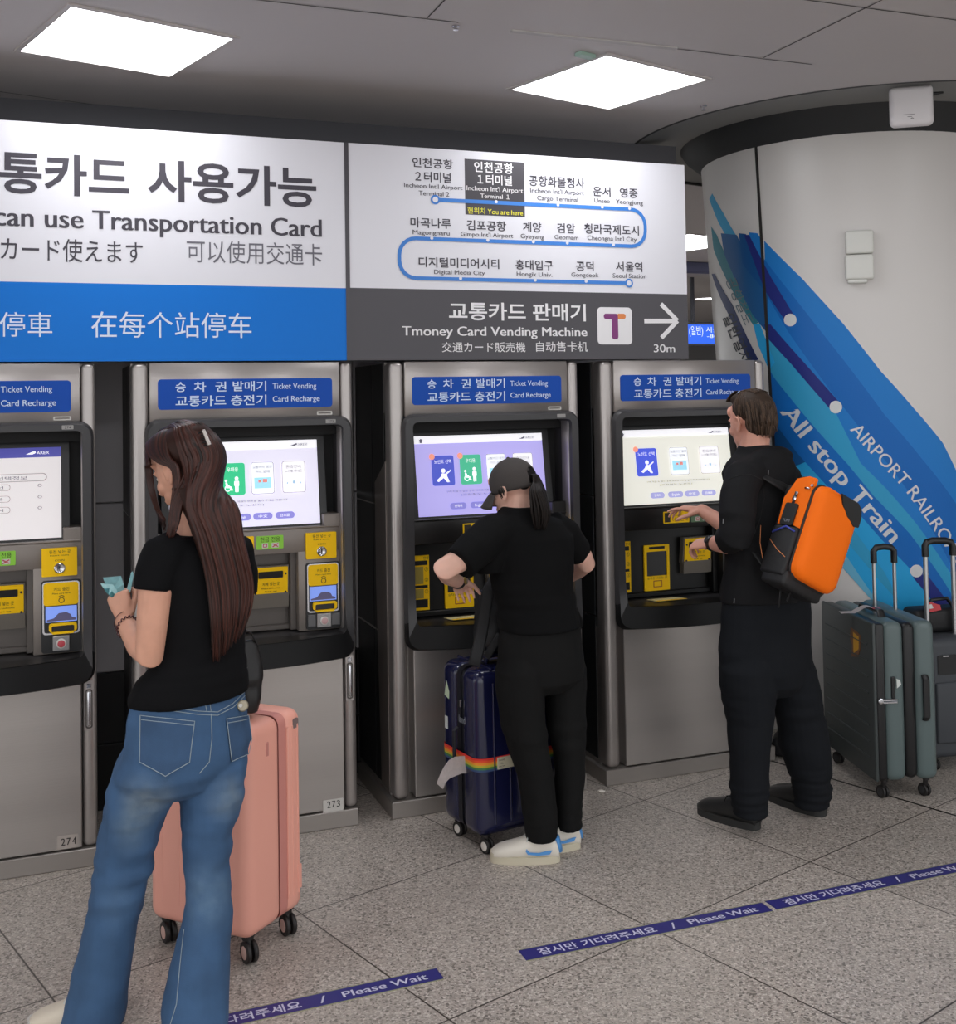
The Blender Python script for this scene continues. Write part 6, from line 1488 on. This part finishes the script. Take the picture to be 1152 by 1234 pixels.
BSH = mat('black leather shoe', (36, 36, 36), .42); BSO = mat('black rubber sole', (44, 44, 43), .6)
for h_, d_ in ((HL3, DL3), (HR3, DR3)):
    shoe(p3, B3, h_, h_ + d_, .050, BSH, BSO, .115, mat('black lace', (20, 20, 20), .7), sole_h=.03)
# zip pulls and small marks on the jacket
bm = BM(); c = on_skin(hjk, 926, 569, .001)
for x, y in ((926, 569), (872, 628), (885, 724)):
    q = on_skin(hjk, x, y, .001)
    if q is not None: tube(bm, [q - B3 + Vector((0, 0, .009)), q - B3 - Vector((.002, 0, .009))], .002, 6)
obj('zip_pull', bm, mat('dull zip pull', (120, 120, 122), .4, metal=.6), p3)
seam('sleeve_seam', hjk, [[(878, 578), (890, 573), (905, 572), (918, 578), (921, 600), (916, 625), (908, 645)]], .0016, mat('dark thread', (22, 22, 23), .8), p3, B3, .0006)
ax3 = (wr3 - at(876, 655, 3.90)).normalized(); band('wrist_watch', p3, B3, wr3 - ax3 * .018, ax3, .031, .013, M_BLK, CAM_P - wr3 + Vector((0, 0, 1.2)), M_BLK)
# hair
r_, f_, u_ = frame3(H3)
bm = BM(); ellipsoid(bm, L3(0, -.022, .046), (r_ * .082, f_ * .096, u_ * .086), 24); ellipsoid(bm, L3(0, -.052, -.012), (r_ * .070, f_ * .056, u_ * .062), 20); ellipsoid(bm, L3(0, .030, .096), (r_ * .06, f_ * .045, u_ * .030), 16)
h3, _ = fuse('hair', bm, .005, mat('brown short hair base', (54, 42, 34), .6, spec=.2), p3, B3, 3)
HAIR3 = strand_mat('short brown hair', (46, 35, 28), (86, 67, 53), .5, .25)
ST = []; random.seed(3)
for i in range(480):
    ph = radians(random.uniform(-150, 150)); z0 = random.uniform(-.012, .125); front = abs(ph) > 1.75
    if front and z0 < .075: continue
    if abs(ph) > 1.15 and z0 < .058: continue
    def sc(z): 
        k = sqrt(max(.05, 1 - ((z - .03) / .10) ** 2)) if z > .03 else 1.0
        return scalp(L3, ph, z, .084 * k * (1 if z > -.02 else .94), .106 * k * (1 if z > -.02 else .92))
    dz = .045
    pts = [sc(z0), sc(z0 - dz * .5), sc(z0 - dz)]
    if front: pts = [L3(.06 * sin(ph), .066, .092), L3(.05 * sin(ph), .056, .112), L3(.04 * sin(ph), .03, .131)]
    ST.append((pts, [(.0042, .002), (.0045, .002), (.001, .001)], r_))
for i in range(70):
    a = random.uniform(-.8, .8); b = random.uniform(-.035, .045)
    ST.append(([L3(.045 * a, b, .129 - .02 * a * a - max(0, b) * .3), L3(.05 * a + .004, b - .025, .131 - .02 * a * a - max(0, -b) * .25), L3(.055 * a, b - .055, .128 - .02 * a * a - max(0, -b) * .5)], [(.006, .003), (.006, .003), (.001, .001)], r_))
for i in range(110):                                          # nape
    ph = random.uniform(-.85, .85); z0 = random.uniform(-.035, .0); k = .97 + .03 * random.random()
    ST.append(([scalp(L3, ph, z0, .078 * k, .102 * k), scalp(L3, ph, z0 - .018, .070 * k, .094 * k), scalp(L3, ph * .95, z0 - .034 - .012 * cos(ph * 2), .062 * k, .083 * k)], [(.004, .002), (.0042, .002), (.001, .001)], r_))
locks('strands', ST, HAIR3, h3, B3, n=5)

# ---- orange backpack, tilted on the back
A0 = at(957, 694, 3.575)                                   # lower corner of the front panel nearest the viewer
zr = (A0 - CAM_P).normalized(); xr = zr.cross(Vector((0, 0, 1))).normalized(); yr = xr.cross(zr)
def CF(x, y, z): return xr * x + yr * y + zr * z
BW = CF(.58, -.33, .74).normalized(); BU = CF(.27, .92, .118); BU = (BU - BW * BU.dot(BW)).normalized(); BT = BU.cross(BW).normalized()   # width, up, towards the back of the wearer
if BT.dot(CF(-.72, .21, .66)) < 0: BT = -BT
bp = empty('backpack', A0, 'bright orange and black backpack worn by the person at the rightmost machine', 'backpack')
BX = Matrix((BW, BT, BU)).transposed().to_4x4()
OR = mat('orange nylon', (255, 116, 14), .6, spec=.2, bump=.06, bump_scale=600); NY = MATS['black nylon']
W_, T_, H_ = .243, .185, .372
def bpart(name, bm, m, parent=None, smooth=50):
    bmesh.ops.transform(bm, matrix=BX, verts=bm.verts[:]); return obj(name, bm, m, parent or bp, smooth=smooth)
bm = BM(); vs = box(bm, .004, W_ - .004, .02, T_, -.02, H_, .035, 5)
for v in bm.verts:
    if v.co.z > H_ * .6: v.co.y += (v.co.z - H_ * .6) * .10
bpart('body', bm, NY)
# front panel: rounded top
def fp(x, z, y): return (x, y, z)
ol = [(.010, .0), (.275, .0)] ; out = rrect(0, W_, 0, H_ + .008, .05, 8)
bm = BM(); n_ = len(out); lay = []
for ins, y in ((0, .035), (0, .006), (.006, -.006), (.022, -.014), (.05, -.018)):
    k = 1 - ins / (W_ / 2); kz = 1 - ins / ((H_) / 2); lay.append([bm.verts.new((W_ / 2 + (x - W_ / 2) * k, y, H_ / 2 + (z - H_ / 2) * kz)) for x, z in out])
for a, b in zip(lay, lay[1:]):
    for i in range(n_): bm.faces.new((a[i], a[(i + 1) % n_], b[(i + 1) % n_], b[i]))
bm.faces.new(lay[-1]); bpart('front_panel', bm, OR, smooth='full')
bm = BM(); pts = [(W_ / 2 + (x - W_ / 2) * 1.004, .036, H_ / 2 + (z - H_ / 2) * 1.004) for x, z in out]; tube(bm, pts + pts[:1], .0055, 8); bpart('zip', bm, mat('dark zip', (30, 24, 22), .6), smooth='full')
bm = BM()
prf = [(W_ - .150, H_ + .006), (W_ - .130, H_ - .03), (W_ - .085, H_ - .065), (W_ - .03, H_ - .085), (W_ + .001, H_ - .078)]
top = [(W_ + .001, H_ - .04), (W_ - .012, H_ - .008), (W_ - .04, H_ + .009)]
vs = [bm.verts.new((x, -.0165 if 0 else -.012, z)) for x, z in prf + top]
bm.faces.new(vs); r = bmesh.ops.extrude_face_region(bm, geom=bm.faces[:])
for v in r['geom']:
    if isinstance(v, bmesh.types.BMVert): v.co.y = -.0195
bmesh.ops.bevel(bm, geom=[e for e in bm.edges], offset=.002, segments=2, affect='EDGES')
bpart('top_patch', bm, mat('black smooth patch', (26, 26, 27), .45))
# side: orange above, black pocket below
bm = BM(); plate(bm, [(.042, .185), (.120, .205), (.155, .19), (.165, .30), (.130, .385), (.075, .40), (.042, .395)], -.004, .012, fmap=lambda x, y, z: (y, x, z)); bpart('side_panel', bm, OR)
bm = BM(); box(bm, -.022, .02, .040, .158, -.01, .185, .012, 3)
bpart('side_pocket', bm, NY)
bm = BM(); tube(bm, [(-.022, .045, .165), (-.026, .09, .180), (-.022, .15, .150)], .004, 6); bpart('pocket_edge', bm, mat('blue lining', (62, 74, 170), .7), smooth='full')
bm = BM(); box(bm, -.012, W_ - .02, .03, .15, -.045, .02, .016, 3); bpart('base', bm, NY)
bm = BM(); tube(bm, [(-.024, .05, .06), (-.024, .10, .085), (-.024, .15, .12)], .0016, 6); tube(bm, [(-.010, .165, .04), (-.014, .20, .10), (-.014, .225, .17)], .0016, 6); bpart('piping', bm, mat('orange piping', (206, 128, 76), .6), smooth='full')
bm = BM(); tube(bm, [(W_ * .30, T_ - .02, H_ - .005), (W_ * .33, T_ - .01, H_ + .05), (W_ * .45, T_ - .01, H_ + .062), (W_ * .60, T_ - .01, H_ + .05), (W_ * .64, T_ - .02, H_ - .005)], [(.013, .004)] * 5, 8, ref=(0, 1, 0)); bpart('top_handle', bm, NY, smooth='full')
bm = BM(); plate(bm, rrect(.078, .140, .190, .280, .009), -.012, -.006, fmap=lambda x, y, z: (y, x, z)); tag_o = bpart('luggage_tag', bm, MATS['black smooth patch'])
bm = BM(); box(bm, -.012, -.004, .103, .115, .276, .33, .002, 1); bpart('tag_strap', bm, NY, tag_o)
bm = BM(); lathe(bm, [(.004, 0), (.010, .001), (.010, .004), (.005, .005)], (-.008, .108, .30), (-1, 0, 0), 14); lathe(bm, [(.003, 0), (.007, .001), (.007, .004)], (-.008, .104, .322), (-1, 0, 0), 12); bpart('tag_ring', bm, M_CHROME, tag_o)
M3 = Matrix.Translation((0, 0, 0)); 
letters([('TUMI', -.128, -.094, .202, .213, .01)], mat('silver lettering', (150, 154, 164), .35), tag_o, fmap=lambda a, c: BX @ Vector((-.0128, -a, c)), name='lettering')
bm = BM(); box(bm, -.012, -.002, .052, .075, .345, .352, .001, 1); lathe(bm, [(.002, 0), (.006, .001), (.006, .006)], (-.004, .045, .362), (-1, 0, 0), 10); bpart('zip_pull', bm, M_CHROME)
# shoulder straps, over the shoulders and back under the arms
for s in (0, 1):
    x0 = W_ * (.22 + .56 * s); sh_p = at((898, 938)[s], (566, 563)[s], (3.86, 3.98)[s]) - A0; lo = BX @ Vector((x0, T_ - .01, .02))
    fr_ = at((884, 905)[s], (600, 600)[s], (3.98, 4.10)[s]) - A0; un = at((903, 920)[s], (655, 650)[s], (3.90, 4.02)[s]) - A0
    bm = BM(); tube(bm, [BX @ Vector((x0, T_ - .005, H_ - .03)), sh_p + Vector((0, -.03, .015)), sh_p + Vector((0, .05, .03)), fr_, un, lo], [(.026, .005)] * 6, 8, ref=(F3.y, -F3.x, 0)); obj('shoulder_strap', bm, NY, bp, smooth='full')
bm = BM(); tube(bm, [BX @ Vector((.06, .10, -.03)), BX @ Vector((.075, .10, -.075)), BX @ Vector((.085, .10, -.115))], [(.012, .003)] * 3, 8); tube(bm, [BX @ Vector((.10, .08, -.03)), BX @ Vector((.095, .08, -.08))], [(.010, .003)] * 2, 8); obj('strap_tail', bm, NY, bp, smooth='full')

# ------------------------------------------------------------------ small fittings on the ceiling and column
t_, z_ = colpx(1036, 309); P = cpt(t_, z_)
ws = empty('wall_sensor', P, 'white two-part box fixed to the column above the blue film', 'sensor', rz=t_)
k = 1 / ppm(P)
bm = BM(); box(bm, -.068, .064, -.048, .004, .010, .125, .012, 3); obj('upper_box', bm, mat('white plastic box', (226, 226, 220), .4), ws, smooth=50)
bm = BM(); box(bm, -.072, .062, -.050, .004, -.118, .006, .012, 3); box(bm, -.06, .03, -.04, .004, -.135, -.112, .004, 1); obj('lower_box', bm, MATS['white plastic box'], ws, smooth=50)
P = at(1098, 128, 3.96); t = empty('access_point', P, 'white wireless access point hanging under the ceiling beside the column ring', 'access point', rz=radians(-36))
WPL = mat('white glossy plastic', (232, 228, 230), .28)
bm = BM(); box(bm, -.092, .092, -.025, .03, -.092, .092, .024, 5)
for v in bm.verts:
    v.co.x *= 1 + .04 * (-v.co.z / .09) * 0 + .0; v.co.z += -.010 * (1 - (v.co.x / .092) ** 2) if v.co.z > .05 else 0
obj('housing', bm, WPL, t, smooth=50)
bm = BM(); box(bm, -.075, .075, .03, .05, -.075, .075, .012, 3); obj('back_plate', bm, mat('pale grey plastic', (178, 174, 174), .4), t, smooth=50)
bm = BM(); box(bm, -.04, .04, .03, .05, .07, CEIL - P.z - .001); obj('bracket', bm, MATS['pale grey plastic'], t)
bm = BM(); pol([(-.036, -.042), (.010, -.042)], .0012, -.0262, bm); pol([(-.02, -.052), (.0, -.052)], .0012, -.0262, bm); pol([(-.006, -.062), (.0, -.058), (.006, -.062)], .0018, -.0262, bm); obj('mark', bm, mat('grey mark', (120, 116, 120), .5), t)
bm = BM(); tube(bm, [(-.05, .06, CEIL - P.z - .004), (-.02, .03, CEIL - P.z - .012), (.03, .03, CEIL - P.z - .008), (.09, .04, CEIL - P.z - .010), (.14, .05, CEIL - P.z - .004)], [.008, .016, .018, .010, .005], 8); obj('cable', bm, M_BLK, t, smooth='full')
P = atz(848, 127, CEIL); t = empty('sprinkler', P, 'tiny sprinkler in the ceiling between the right light panel and the column ring', 'sprinkler')
bm = BM(); lathe(bm, [(.016, 0), (.016, -.004), (.006, -.006), (.006, -.018), (.011, -.020), (.011, -.023)], (0, 0, 0), (0, 0, 1), 16); obj('head', bm, M_CHROME, t, smooth=True)
P = atz(549, 31, CEIL); t = empty('sprinkler', P, 'tiny sprinkler in the ceiling midway between the two light panels', 'sprinkler')
bm = BM(); lathe(bm, [(.014, 0), (.014, -.004), (.006, -.006), (.006, -.014), (.010, -.016)], (0, 0, 0), (0, 0, 1), 16); obj('head', bm, M_CHROME, t, smooth=True)
P = atz(712, 66, CEIL); t = empty('ceiling_fitting', P, 'small greenish fitting at the corner of the right light panel', 'ceiling fitting', rz=PHI)
bm = BM(); box(bm, -.07, .01, -.02, .02, -.016, 0, .004, 2); obj('housing', bm, mat('pale green plastic', (160, 190, 176), .4), t)
